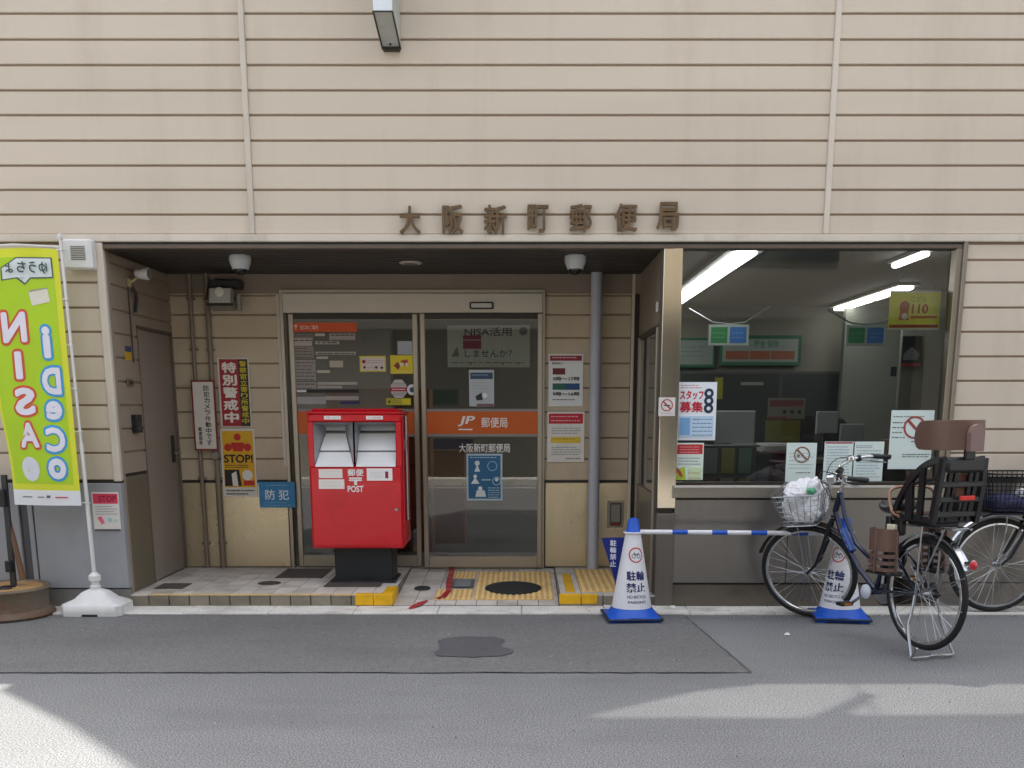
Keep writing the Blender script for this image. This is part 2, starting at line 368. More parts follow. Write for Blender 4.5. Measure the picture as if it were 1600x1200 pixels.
mb.box(PX2+.045, PX2+.115, D+.10, D+.95, .0985, .1015, YEL, .001); struct(mb.build('step_edge_paint', org=(0, 0, 0)))
# metal edging frame at the right end of the step
mb = MB(); mb.tube([(.84, 7.17, .094), (1.03, 7.17, .094), (1.065, 7.17, .075), (1.07, 7.17, .01)], .006, SILV); mb.box(.6, 1.09, 7.13, 7.2, .016, .024, CONC, .003)
mb.lathe([(0, .014), (.02, .012), (.026, 0), (0, 0)], WHITE, (1.10, 7.14, .016), n=12); struct(mb.build('step_edging', org=(0, 0, 0)))

# tactile paving
def tact(name, label, x0, x1, y0, y1, zf, group, notch=None):
    mb = MB(); s_ = .3
    nx = max(1, round((x1-x0)/s_)); sx = (x1-x0)/nx
    def q(a, b, c, d, h0, h1, m):
        vs = [(a, c, zf(c)+h0), (b, c, zf(c)+h0), (b, d, zf(d)+h0), (a, d, zf(d)+h0), (a, c, zf(c)+h1), (b, c, zf(c)+h1), (b, d, zf(d)+h1), (a, d, zf(d)+h1)]
        mb.add(vs, [(4, 5, 6, 7), (0, 1, 5, 4), (1, 2, 6, 5), (2, 3, 7, 6), (3, 0, 4, 7)], m)
    for i in range(nx):
        a, b = x0+i*sx+.003, x0+(i+1)*sx-.003
        q(a, b, y0, y1, -.002, .004, TACB)
        for k in range(7):
            m_ = a+(k+.5)*(b-a)/7
            q(m_-.010, m_+.010, y0+.012, y1-.012, .003, .009, TACT)
    return tag(mb.build(name), label, 'tactile paving', group)
GR = 'yellow ribbed tactile plates at the entrance'
tact('tactile_paving', 'wide yellow ribbed plate under the black round mat before the right door', -.365, .245, 7.36, 8.36, zr, GR)
tact('tactile_paving', 'small yellow ribbed strip behind the grey hatch near the door', -.62, -.375, 8.12, 8.36, zr, GR)
tact('tactile_paving', 'yellow ribbed piece in front of the grey hatch, crossed by red tape', -.66, -.375, 7.36, 7.70, zr, GR)
tact('tactile_paving', 'pale yellow ribbed plate on the raised step beside the drainpipe foot', .44, .80, 7.32, 8.36, lambda y: .0985, GR)
mb = MB(); y0 = 7.74
mb.add([(-.56, 7.74, zr(7.74)+.006), (-.38, 7.74, zr(7.74)+.006), (-.38, 8.06, zr(8.06)+.006), (-.56, 8.06, zr(8.06)+.006)], [(0, 1, 2, 3)], SILV)
mb.add([(-.535, 7.77, zr(7.77)+.009), (-.405, 7.77, zr(7.77)+.009), (-.405, 8.03, zr(8.03)+.009), (-.535, 8.03, zr(8.03)+.009)], [(0, 1, 2, 3)], C('#8d8f8e', .6))
tag(mb.build('floor_hatch'), 'small grey metal hatch plate set among the yellow tactile strips', 'floor hatch')
mb = MB(); c0, c1 = -.060+.0, 7.72; ramp = Matrix.Translation((-.065, 7.72, zr(7.72)+.017)) @ Matrix.Rotation(math.atan(.066/1.31), 4, 'X')
mb = MB(ramp); mb.lathe([(0, 0), (.21, 0), (.22, -.004), (.22, -.011), (0, -.011)], mat('mat_black', '#2b2c2a', .8, var=.12, scale=12, bump=.25, bscale=60), n=40); 
tag(mb.build('round_mat'), 'round black rubber mat lying on the yellow tactile plates', 'door mat')
tape = mat('red_tape', '#b3202a', .5, var=.3, scale=12, dirt='#c9a59c', dirt_amt=.8, dirt_scale=(14, 14, 14))
mb = MB()
def ribbon(pts, w_, zf, m, up=.014):
    for (x0, y0), (x1, y1) in zip(pts, pts[1:]):
        d = Vector((x1-x0, y1-y0)); n_ = Vector((-d.y, d.x)).normalized()*w_/2
        mb.add([(x0-n_.x, y0-n_.y, zf(y0)+up), (x1-n_.x, y1-n_.y, zf(y1)+up), (x1+n_.x, y1+n_.y, zf(y1)+up), (x0+n_.x, y0+n_.y, zf(y0)+up)], [(0, 1, 2, 3)], m)
a = [G(x, y, .06) for x, y in ((706, 888), (706, 900), (702, 910), (701, 922), (693, 929), (683, 931))]
ribbon(a, .045, zr, tape); a = [G(x, y, .04) for x, y in ((669, 936), (652, 941), (638, 946))]
mb.add([(x, y, zr(y)+.008) for x, y in (a[0], (a[1][0], a[1][1]+.04), a[2], (a[2][0]+.02, a[2][1]-.03), (a[1][0]+.03, a[1][1]-.05), (a[0][0], a[0][1]-.05))], [(0, 1, 2, 3, 4, 5)], tape)
struct(mb.build('red_floor_tape', org=(0, 0, 0)))
# dark rubber mats and small covers on the left step
def fmat(name, label, x0, y0, x1, y1, cat='floor mat', m=None, wv=None):
    a, b = G(x0, y1, .1); c, d = G(x1, y0, .1)
    mb = MB(); mb.box(a, c, b, d, .0985, .1045, m or mat('mat_brown', '#57504a', .85, var=.15, scale=9, bump=.3), .002)
    return tag(mb.build(name), label, cat)
fmat('floor_mat', 'thin dark mat on the step tiles in front of the postbox foot', 505, 899, 608, 917)
fmat('floor_mat', 'dark grey rubber mat on the step at the back, left of the postbox foot', 430, 889, 520, 903)
fmat('floor_cover', 'rectangular dark cover plate in the tiles near the left end of the step', 240, 912, 300, 920, 'floor cover')
mb = MB(); x, y = G(421, 911, .1); mb.lathe([(0, .003), (.085, .003), (.09, -.001), (0, -.001)], mat('cover_dark', '#4b4640', .7, var=.15), (x, y, .1), n=24)
tag(mb.build('floor_cover'), 'small round dark cover in the step tiles left of the mats', 'floor cover')
x, y = G(660, 922, .04); mb = MB(Matrix.Translation((x, y, zr(y)+.012)) @ Matrix.Rotation(math.atan(.05), 4, 'X')); mb.lathe([(0, .002), (.06, .002), (.065, -.008), (0, -.008)], mat('cover_black', '#2e2f2e', .7, var=.2), n=20)
tag(mb.build('floor_cover'), 'small black cap on the ramp tiles beside the red tape', 'floor cover')

mb = MB(); rg = random.Random(11)
for i in range(900):
    k_ = rg.random()
    if k_ < .45: x, y, z0 = rg.uniform(-4, 4), 6.93-abs(rg.gauss(0, .05)), .001
    elif k_ < .6: x, y, z0 = rg.uniform(-4, 4), rg.uniform(6.96, 7.18), .016
    else: x, y, z0 = rg.uniform(-4.5, 4.5), rg.uniform(3.6, 6.9), .004
    q = rg.uniform(.0015, .0045)*(1.4 if k_ < .45 else 1); a = rg.uniform(0, 3); c_, s_ = math.cos(a)*q, math.sin(a)*q
    mb.add([(x+c_*1.5, y+s_, z0), (x-s_, y+c_, z0), (x-c_*1.2, y-s_, z0), (x+s_, y-c_*1.3, z0), (x, y, z0+q)], [(0, 1, 4), (1, 2, 4), (2, 3, 4), (3, 0, 4)], C(rg.choice(('#8f8b82', '#5c5852', '#3d3a36', '#c9c5bb', '#6e5a40')), .8))
o = mb.build('grit', org=(0, 0, 0)); o['kind'] = 'stuff'

# ---------------------------------------------------------------- the building
BLD = thing('post_office_building', (0, D, 0), 'post office building with beige siding, recessed entrance and large office window', 'building')
BX0, BX1, ROOF = -9.0, 9.0, 6.62
def courses(zs): return list(zip(zs, zs[1:]))
ZT = 2.60
upz = [ZT, 2.731, 2.888, 3.042, 3.198, 3.356, 3.508, 3.662, 3.816, 3.971]
while upz[-1] < ROOF-.05: upz.append(upz[-1]+.155)
loz = [.955, 1.130, 1.296, 1.463, 1.630, 1.796, 1.962, 2.124, 2.290, 2.437, ZT-.005]
def siding(name, x0, x1, zs, m, y=D, label=None, M=None, reveal=.0125):
    mb = MB(M); 
    mb.box(x0, x1, y+.012, y+.06, zs[0], zs[-1], GROOVE)
    for a, b in courses(zs):
        g = reveal/2
        # board: flat face, rounded lower lip, sloped top that catches light
        prof = [(y+.0125, a+.001), (y+.003, a+.0015), (y, a+.005), (y+.0005, b-reveal-.003), (y+.004, b-reveal), (y+.0125, b-reveal)]
        n = len(prof); vs = [(x0, p[0], p[1]) for p in prof] + [(x1, p[0], p[1]) for p in prof]
        mb.add(vs, [(i, (i+1) % n, n+(i+1) % n, n+i) for i in range(n)] + [tuple(range(n)), tuple(range(2*n-1, n-1, -1))], m)
    return mb.build(name, BLD)
S1, S2 = -1.836, 2.073
siding('siding_panel', BX0, S1-.02, upz, SID); siding('siding_panel', S1+.02, S2-.02, upz, SID); siding('siding_panel', S2+.02, BX1, upz, SID)
for sx in (S1, S2):
    mb = MB(); mb.box(sx-.019, sx+.019, D-.014, D+.05, ZT, ROOF, TRIM, .004); mb.build('seam_strip', BLD)
# screw heads and stain marks are in the siding material; head flashing
mb = MB(); mb.box(BX0, BX1, D-.022, D+.05, ZT-.052, ZT-.004, TRIM, .006); mb.build('flashing', BLD)
XR = 3.02   # right edge of window opening
mb = MB(); mb.box(-2.862, XR-.004, D-.012, D+.05, ZT-.096, ZT-.066, mat('channel', '#6a5f53', .45, .5, var=.1), .004); mb.box(-2.862, XR-.004, D+.0, D+.05, ZT-.067, ZT-.05, BLACK); mb.build('head_channel', BLD)
# left pier
lz = [z for z in loz[:-1]] + [ZT-.055]
siding('siding_panel', BX0, -2.918, [loz[0]-.02]+lz[1:], SID)
mb = MB(); mb.box(-2.916, -2.862, D-.018, D+.03, .925, ZT-.056, TRIM, .006); mb.build('corner_trim', BLD)
mb = MB(); mb.box(BX0, -2.866, D-.004, D+.05, .915, .934, DARKM); 
for a, b in ((-6, -3.62), (-3.56, -3.52), (-3.515, -2.866)): mb.box(a+.003, b-.003, D-.012, D+.05, .15, .912, GREY, .004)
mb.box(-3.615, -3.555, D+.01, D+.05, .15, .912, C('#55565a'))
mb.box(BX0, -6.0, D-.012, D+.05, .15, .912, GREY)
mb.box(BX0, -2.866, D-.002, D+.05, 0, .142, mat('base_grey', '#7f7d78', .7, var=.1, dirt='#4d4a44', dirt_amt=.6, dirt_scale=(3, 3, 3))); mb.build('base_panel', BLD)
# right side of facade beyond the window
rz = [loz[0]] + loz[1:-1] + [ZT-.055]
siding('siding_panel', XR+.03, BX1, rz, SID)
mb = MB(); mb.box(XR-.004, XR+.026, D-.03, D+.12, .0, ZT-.056, mat('edge_frame', '#8d8579', .4, .6, var=.06), .006); mb.build('edge_frame', BLD)
mb = MB(); mb.box(XR+.03, BX1, D-.012, D+.05, .92, .945, DARKM); x = XR+.03
while x < BX1: mb.box(x+.004, x+1.19, D-.008, D+.05, .19, .915, BRONZE, .004); x += 1.2
mb.box(XR+.03, BX1, D-.0, D+.05, 0, .185, BRONZE); mb.build('base_panel', BLD)
# body of the building behind the facade
mb = MB(); mb.box(BX0, BX1, 7.30, 14.3, 2.95, ROOF, C('#a59a88')); mb.box(BX0, -4.6, 7.28, 14.3, 0, 2.95, C('#a59a88')); mb.box(6.2, BX1, 7.28, 14.3, 0, 2.95, C('#a59a88'))
mb.box(-4.6, 6.2, 14.1, 14.3, 0, 2.95, C('#a59a88')); mb.box(BX0, BX1, 7.22, 14.3, ROOF-.002, ROOF+.1, TRIM); mb.build('rear_block', BLD)

# ---- entrance recess
XL0, XL1 = -2.865, -2.90    # left wall, front and back
XRt = .965                 # right wall of the recess
CEIL = 2.505
mb = MB(); mb.box(-3.1, XRt+.1, D+.03, YB+.1, CEIL, CEIL+.05, SOFF)
k = D+.05
while k < YB: mb.box(-2.9, XRt, k, k+.008, CEIL-.003, CEIL+.001, BLACK); k += .11
mb.build('soffit', BLD)
# left wall with siding, then steel door
Mleft = Matrix.Translation((-2.868, D+.10, 0)) @ Matrix.Rotation(R(90), 4, 'Z')      # local x runs into the recess, faces +X
Mleft = Matrix(((0, -1, 0, -2.868), (1, 0, 0, D+.09), (0, 0, 1, 0), (0, 0, 0, 1)))
DEP = YB - D - .09
lz2 = [.97] + loz[1:-1] + [CEIL]
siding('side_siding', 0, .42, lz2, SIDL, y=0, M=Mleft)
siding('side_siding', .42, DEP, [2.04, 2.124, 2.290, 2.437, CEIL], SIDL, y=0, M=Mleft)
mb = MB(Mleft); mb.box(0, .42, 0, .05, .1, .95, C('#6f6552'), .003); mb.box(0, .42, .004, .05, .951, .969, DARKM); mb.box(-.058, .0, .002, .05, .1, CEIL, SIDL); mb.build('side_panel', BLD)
dr = MB(Mleft); dr.box(.435, DEP-.07, .012, .05, .105, 2.02, DOORM, .003); door = dr.build('steel_door', BLD)
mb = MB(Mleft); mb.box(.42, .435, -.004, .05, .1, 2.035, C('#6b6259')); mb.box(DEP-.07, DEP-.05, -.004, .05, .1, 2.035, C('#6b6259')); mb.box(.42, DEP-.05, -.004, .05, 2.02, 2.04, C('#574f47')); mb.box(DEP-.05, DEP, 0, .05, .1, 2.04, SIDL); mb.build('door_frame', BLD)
mb = MB(Mleft); mb.box(DEP-.20, DEP-.15, -.004, .012, 1.0, 1.22, DARKM, .003); mb.tube([(DEP-.17, -.004, 1.08), (DEP-.17, -.05, 1.08), (DEP-.28, -.05, 1.08)], .009, SILV); mb.build('handle', door)
# back wall
bz = [.93, 1.10, 1.27, 1.44, 1.61, 1.78, 1.945, 2.10, 2.27, CEIL]
def bx(px, py): return P(px, py, YB)[0]
XA, XB = -2.93, bx(444, 600)       # left segment of back wall
XC, XD = bx(851, 650), XRt+.02
bzs = [P(500, y, YB)[1] for y in (750, 713, 680, 638, 602, 560, 522, 488, 461)]
sb = [P(500, y, YB)[1] for y in (750, 716, 683, 643, 605, 567, 527, 491, 461)] + [CEIL]
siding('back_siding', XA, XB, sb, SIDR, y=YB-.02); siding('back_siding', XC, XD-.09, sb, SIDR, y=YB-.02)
mb = MB(); mb.box(XA, XD, YB-.028, YB+.02, sb[-2]+.008, CEIL, C('#8a7c6c'), .003); mb.build('lintel_panel', BLD)
mb = MB(); mb.box(XD-.085, XD-.06, YB-.03, YB, .1, CEIL, TRIM, .003); mb.box(XD-.058, XD, YB-.01, YB, .1, CEIL, DARKM); mb.build('wall_trim', BLD); mb = MB(); mb.box(XB-.03, XB, YB-.028, YB, .95, sb[-2]+.004, TRIM, .003); mb.build('wall_trim', BLD)
zb = sb[0]
for a, b in ((XA, bx(343, 820)-.002), (bx(343, 820)+.002, XB-.008), (XC+.005, bx(933, 820)-.05), (bx(933, 820)-.045, XD-.06)):
    mb = MB(); mb.box(a+.003, b-.003, YB-.022, YB, .105, zb-.022, BEIGEP, .003); mb.build('base_panel', BLD)
mb = MB(); mb.box(XA, XB-.008, YB-.016, YB, .098, zb-.001, DARKM); mb.build('base_backing', BLD); mb = MB(); mb.box(XC, XD-.06, YB-.016, YB, .098, zb-.001, DARKM); mb.build('base_backing', BLD)
mb = MB(); mb.box(XA-.2, XB, YB+.002, YB+.06, 0, 2.9, INW); mb.box(XC, 1.06, YB+.002, YB+.06, 0, 2.9, INW); mb.box(XA-.2, 1.06, YB+.002, YB+.06, 2.42, 2.9, INW); mb.box(-3.1, -2.925, D+.06, YB+.06, 0, 2.9, INW); mb.build('inner_lining', BLD)
# right wall of recess: dark metal framed side light
mb = MB(); mb.box(XRt, XRt+.04, D+.06, YB, .1, .82, BRONZE); mb.box(XRt, XRt+.04, D+.06, YB, 2.02, CEIL, C('#857a6a'))
mb.box(XRt, XRt+.04, D+.06, YB, 1.98, 2.02, DARKM)
for y_ in (D+.10, D+1.22): mb.box(XRt-.012, XRt+.03, y_, y_+.06, .1, 2.0, ALU, .004)
mb.box(XRt+.012, XRt+.02, D+.062, YB, .82, 1.98, mat('dark_glass', '#4a4c4a', .08)); mb.build('side_light', BLD)

# ---- automatic door
z_t, z_h = P(650, 459, YB)[1], P(650, 490, YB)[1]; z_b0 = .092
XE, XF = bx(452, 650), bx(847, 650)
mb = MB()
mb.box(XB, XE, YB-.05, YB+.05, z_b0, z_t+.03, ALU, .003); mb.box(XF, XC, YB-.05, YB+.05, z_b0, z_t+.03, ALU, .003); mb.box(XE, XF, YB-.05, YB+.05, z_t, z_t+.03, ALU, .003)
mb.box(XE, XF, YB-.02, YB+.06, z_b0-.02, z_b0+.012, STEELH, .002); mb.build('door_frame', BLD)
mb = MB(); mb.box(XE, XF, YB-.06, YB+.04, z_h, z_t-.002, mat('door_header', '#bdb6a8', .45, .7, var=.05, stretch=(.3, 6, 6)), .003); hd = mb.build('door_header', BLD)
a, b, c, d = rect(734, 472, 771, 483, YB-.07); mb = MB(); mb.box(a, b, YB-.09, YB-.06, c, d, DARKM, .008); mb.box(a+.012, b-.012, YB-.095, YB-.089, c+.01, d-.01, C('#c9c9c4'), .003); mb.build('door_sensor', hd)
def leaf(px0, px1, y, right):
    a, b = bx(px0, 650), bx(px1, 650); st = .04
    mb = MB(); mb.box(a, a+st, y-.02, y+.02, z_b0+.015, z_h-.005, ALU, .003); mb.box(b-st, b, y-.02, y+.02, z_b0+.015, z_h-.005, ALU, .003)
    mb.box(a+st, b-st, y-.02, y+.02, z_b0+.015, z_b0+.11, ALU, .003); mb.box(a+st, b-st, y-.02, y+.02, z_h-.045, z_h-.005, DARKM, .002)
    fr = mb.build('sliding_door', BLD)
    mb = MB(); mb.add([(a+st, y, z_b0+.11), (b-st, y, z_b0+.11), (b-st, y, z_h-.045), (a+st, y, z_h-.045)], [(0, 1, 2, 3)], GLASSD); mb.build('glass', fr)
    zo, zu = P(700, 643, y)[1], P(700, 678, y)[1]
    mb = MB(); mb.box(a+st, b-st, y-.006, y-.002, zu, zo, ORANGE); g = C('#8c8b86')
    mb.box(a+st, b-st, y-.006, y-.002, zo, zo+.022, g); mb.box(a+st, b-st, y-.006, y-.002, zu-.022, zu, g)
    if right:
        wm = C('#f3f0ea'); h = zo-zu
        x0 = P(752, 660, y)[0]; x1 = P(793, 660, y)[0]; mb.text('郵便局', x0, x1, zu+h*.28, zu+h*.74, y-.008, wm, .012)
        x0 = P(717, 660, y)[0]; x1 = P(741, 660, y)[0]
        sh = Matrix(((1, 0, .3, -.3*(zu+h*.55)), (0, 1, 0, 0), (0, 0, 1, 0), (0, 0, 0, 1)))
        mb.text('JP', x0, x1, zu+h*.34, zu+h*.80, y-.008, wm, .03, M=sh)
        mb.box(x0-.005, x1-.015, y-.0085, y-.0075, zu+h*.17, zu+h*.23, wm)
    mb.build('orange_band', fr)
    return fr, a, b
leaf(458, 655, YB-.005, False)
FR, da, db = leaf(660, 847, YB-.052, True)
YD = YB-.052
a, b, c, d = rect(717, 693, 797, 707, YD-.006); mb = MB(); mb.text('大阪新町郵便局', a, b, c, d, YD-.006, C('#efefec'), .012); mb.build('door_lettering', FR)

# ---- window
XW0, XW1 = P(1048, 570)[0], P(1482, 570)[0]
XP0, XP1 = P(1031, 600)[0], P(1060, 600)[0]     # polished pillar
ZS = P(1200, 757)[1]
mb = MB(); mb.box(XP0, XP1, D-.04, D+.06, .735, ZT-.097, mat('pillar_steel', '#cdc3b0', .13, .95, var=.05, stretch=(8, 8, .3)), .004)
mb.box(XP0+.004, XP1-.004, D-.025, D+.06, .70, .732, DARKM); mb.box(XP0, XP1, D-.04, D+.06, .02, .697, mat('pillar_base', '#77716a', .45, .6, var=.1, stretch=(8, 8, .4)), .004); mb.build('pillar', BLD)
mb = MB(); mb.box(XRt-.004, XP0+.02, D+.03, D+.062, .1, CEIL, C('#5a534a')); mb.box(XRt-.02, XRt-.002, D+.10, D+.14, 2.1, 2.17, C('#b9b5ab'), .004); mb.build('jamb', BLD)
zt = P(1200, 383)[1]
mb = MB(); fm = mat('window_frame', '#625b52', .4, .7, var=.08)
mb.box(XP1, XR, D-.01, D+.08, zt-.02, ZT-.097, fm, .003); mb.box(P(1480, 560)[0], P(1492, 560)[0], D-.01, D+.08, ZS, zt, mat('window_frame_light', '#8f877b', .35, .8, var=.08), .004)
mb.box(P(1493, 560)[0], XR+.02, D+.02, D+.09, .1, zt, BLACK); mb.box(XP1, P(1480, 560)[0], D+.01, D+.08, ZS-.01, ZS+.015, DARKM); wf = mb.build('window_frame', BLD)
mb = MB(); mb.add([(XP1, D+.045, ZS+.01), (P(1481, 560)[0], D+.045, ZS+.01), (P(1481, 560)[0], D+.045, zt-.02), (XP1, D+.045, zt-.02)], [(0, 1, 2, 3)], GLASS); mb.build('window_pane', BLD)
z1, z2 = P(1200, 779)[1], P(1200, 912)[1]
mb = MB(); mb.box(P(1049, 760)[0], XR+.018, D-.055, D+.06, z1+.008, ZS-.004, STEELH, .004); mb.box(P(1052, 760)[0], XR+.014, D-.062, D-.05, ZS-.022, ZS-.006, C('#bdb9b0', .3), .003); mb.build('window_sill', BLD)
mb = MB()
for a, b in ((P(1048, 850)[0], 1.92), (1.925, XR+.016)): mb.box(a, b, D-.025, D+.05, z2+.01, z1-.004, BRONZE, .004)
mb.box(P(1047, 850)[0], XR+.016, D-.0, D+.05, z2-.004, z1+.01, BLACK); mb.box(P(1046, 900)[0], XR+.016, D-.012, D+.05, .0, z2-.004, mat('plinth_panel', '#6d665c', .5, .4, var=.12, dirt='#463f36', dirt_amt=.6, dirt_scale=(2, 2, 4)), .004); mb.build('lower_panel', BLD)
# soffit lamp
mb = MB(); x, z = P(640, 406, 7.6); mb.lathe([(0, -.012), (.075, -.012), (.085, -.002), (.085, .0), (0, 0)], C('#b3aea4'), (-.83, 7.85, CEIL), n=28); mb.lathe([(0, -.014), (.055, -.014), (.06, -.011)], C('#6e6a62'), (-.83, 7.85, CEIL), n=28); mb.build('downlight', BLD)
# unseen screen added over the roof, cut to shape the street's sun patches
def occ(gx, gy): return gx + (7.5-gy)*SUN_DX, (7.5-gy)*SUN_T
def og(px, py): return occ(*G(px, py))
mb = MB(); scr = mat('sun_screen', '#b7ab99', .7)
Zb = ROOF+.05
left = [occ(-2.78, 5.1), occ(-2.70, 4.99), occ(-2.1, 4.42), occ(-1.60, 3.86), occ(-1.30, 3.40), occ(-.95, 2.75), occ(-.8, 2.45)]
topz = left[-1][1]
bandx0 = og(925, 1118)[0]
hb = og(1300, 1126)[1]
mb.prism([(left[0][0], Zb)] + left[1:-1] + [(left[-1][0], topz), (bandx0, topz), (bandx0, Zb)], 7.5, 7.56, scr)
mb.prism([(bandx0, hb), (bandx0, topz), (BX1, topz), (BX1, hb-.3), (og(1330, 1130)[0], hb-.15), (og(1290, 1122)[0], hb+.1), (og(1130, 1126)[0], hb)], 7.5, 7.56, scr)
# lower part of the opening: wedge under the left tip and a notch
wl = [og(925, 1118), og(1000, 1100), og(1090, 1080), og(1180, 1070)]
mb.prism([(bandx0, Zb)] + [(bandx0, wl[0][1])] + wl[1:] + [(BX1, og(1300, 1068)[1]), (BX1, Zb)], 7.5, 7.56, scr)
n1 = [og(1270, 1126), og(1330, 1100), og(1350, 1088), og(1370, 1088), og(1345, 1104), og(1310, 1127)]
mb.prism(n1, 7.5, 7.56, scr)
mb.build('added_sun_screen', BLD)
mb = MB(); z = Zb  # unseen slats added to weaken the sun in the opening
while z < hb+.1:
    mb.box(bandx0, 6.5, 7.565, 7.585, z, z+.036, scr); z += .145
for x in (bandx0, 2, 4, 6): mb.box(x, x+.02, 7.59, 7.62, Zb, hb, scr)
mb.build('added_sun_louvre', BLD)

# ---- interior shell
def st(name, *b, m=None):
    mb = MB()
    for q in b: mb.box(*q, m or INW)
    return struct(mb.build(name, org=(0, 0, 0)))
IC = 2.68
st('office_floor', (-4.6, 6.2, YB+.07, 14.1, .02, .08), (1.08, 6.2, 7.3, YB+.065, .02, .08), m=INF)
st('office_ceiling', (-4.6, 6.2, YB+.07, 14.1, IC, IC+.05), (1.08, 6.2, 7.3, YB+.065, IC, IC+.05), m=INC)
st('office_wall', (-4.6, 6.2, 13.0, 13.1, .08, IC), (-4.6, -4.5, 8.6, 13.0, .08, IC), (6.1, 6.2, 7.3, 13.0, .08, IC), (1.075, 1.10, 7.32, YB+.06, .08, IC), (-4.5, XA-.2, YB+.07, YB+.12, .08, IC), (3.0, 6.1, 7.28, 7.30, .08, IC), (1.3, 3.0, 7.28, 7.3, .08, ZS-.03))
st('office_partition', (P(1315, 600, 12.4)[0], P(1410, 600, 12.4)[0], 12.4, 12.5, .08, IC), m=INWL)

# ---------------------------------------------------------------- posters and signs
def layers(mb, x0, x1, z0, z1, y, L, flip=False):
    W, H = x1-x0, z1-z0
    def X(u): return x1-W*u if flip else x0+W*u
    def Z(v): return z1-H*v
    k = 0
    for q in L:
        t = q[0]; k += 1; yy = y - .0006*k
        if t == 'r':
            a, b = sorted((X(q[1]), X(q[3]))); mb.box(a, b, yy, y, Z(q[4]), Z(q[2]), C(q[5]))
        elif t == 't' or t == 'v':
            a, b = sorted((X(q[1]), X(q[3]))); mb.text(q[5], a, b, Z(q[4]), Z(q[2]), yy-.0003, C(q[6]), q[7] if len(q) > 7 else .01, flip=flip, vertical=(t == 'v'))
        elif t == 'c':
            mb.lathe([(0, 0), (q[3]*W, 0), (q[3]*W, .0006*k)], C(q[4]), (X(q[1]), yy, Z(q[2])), 'Y', 24)
        elif t == 'o':
            r1 = q[3]*W; r0 = r1*.82; mb.lathe([(r0, .0006), (r0, 0), (r1, 0), (r1, .0006)], C(q[4]), (X(q[1]), yy, Z(q[2])), 'Y', 32)
            if len(q) > 5:
                d = r1*.9*.707; h = r1*.09; cx_, cz_ = X(q[1]), Z(q[2])
                mb.prism([(cx_-d-h, cz_+d-h), (cx_-d+h, cz_+d+h), (cx_+d+h, cz_-d+h), (cx_+d-h, cz_-d-h)], yy-.0002, yy+.0004, C(q[4]))
        elif t == 'p':
            mb.prism([(X(u), Z(v)) for u, v in q[1]], yy, y, C(q[2]))
        elif t == 'l':                     # rows of writing too small to read
            u0, v0, u1, v1, n, c_ = q[1:7]
            for i in range(n):
                v = v0+(v1-v0)*i/max(n-1, 1); u = u0; hh = min(.018, .3*(v1-v0)/max(n-1, 1)) if n > 1 else .018
                while u < u1:
                    ln = random.uniform(.03, .09); e = min(u+ln, u1); a, b = sorted((X(u), X(e))); mb.box(a, b, yy, y, Z(v+hh), Z(v), C(c_)); u = e+random.uniform(.008, .03)
                    if u > u0+(u1-u0)*random.uniform(.75, 1.3): break
def poster(name, label, cat, px, Y, L, base=None, group=None, th=.003, lean=0, rz=0):
    x0, x1, z0, z1 = rect(*px, Y); mb = MB()
    if rz: c = Vector(((x0+x1)/2, Y, (z0+z1)/2)); mb.M = Matrix.Translation(c) @ Matrix.Rotation(rz, 4, 'Y') @ Matrix.Translation(-c)
    mb.box(x0, x1, Y, Y+th, z0, z1, base or WPAP, .0008); layers(mb, x0, x1, z0, z1, Y, L)
    return tag(mb.build(name), label, cat, group)
YG = D+.040       # outer face of the window glass
YW = YB-.024      # face of recess wall
GP = 'notices taped inside the office window'
poster('wall_sign', 'narrow upright white sign with dark red rim hung on the two wall pipes', 'sign', (301, 594, 338, 704), YW-.07, [('r', .07, .025, .93, .975, '#d8d3c6'), ('v', .52, .07, .76, .93, '防犯カメラ作動中です', '#1c1a18', .02), ('v', .20, .66, .36, .92, '郵便局長', '#1c1a18', .02)], C('#7a1f22'), th=.012)
poster('wall_poster', 'red poster with big white characters and a yellow column of writing', 'poster', (342, 559, 391, 667), YW-.006, [('r', .06, .02, .66, .99, '#a3202a'), ('r', .66, .02, .96, .99, '#2a2a22'), ('v', .13, .05, .60, .95, '特別警戒中', '#ece6da', .05), ('v', .70, .04, .92, .96, '警察官立寄り所警戒中', '#d6c21c', .02)], C('#d8d2c6'))
poster('wall_poster', 'yellow STOP poster with a red warning figure, hung under the red poster', 'poster', (346, 670, 400, 776), YW-.006, [('r', .06, .03, .95, .86, '#dda912'), ('c', .5, .12, .10, '#c02418'), ('p', [(.30, .20), (.70, .20), (.64, .33), (.36, .33)], '#c02418'), ('c', .22, .27, .11, '#c02418'), ('c', .78, .27, .11, '#c02418'), ('t', .08, .375, .92, .50, 'STOP!', '#1d1a14', .04), ('l', .1, .53, .9, .56, 2, '#2c2210'), ('p', [(.08, .60), (.5, .60), (.56, .84), (.08, .84)], '#191715'), ('p', [(.28, .66), (.42, .62), (.46, .84), (.3, .84)], '#e4dfd4'), ('c', .74, .68, .15, '#e8e4dc'), ('r', .62, .76, .93, .83, '#c02418'), ('l', .1, .90, .9, .95, 2, '#55504a')], C('#dcd8cc'))
poster('wall_sign', 'blue square sign with two large white characters beside the door frame', 'sign', (405, 753, 461, 793), YB-.062, [('t', .17, .30, .83, .70, '防 犯', '#e6eef2', .02), ('l', .2, .12, .8, .2, 1, '#bcd6e4'), ('l', .12, .80, .88, .90, 2, '#9cc4d8')], C('#2f86b8'), th=.006)
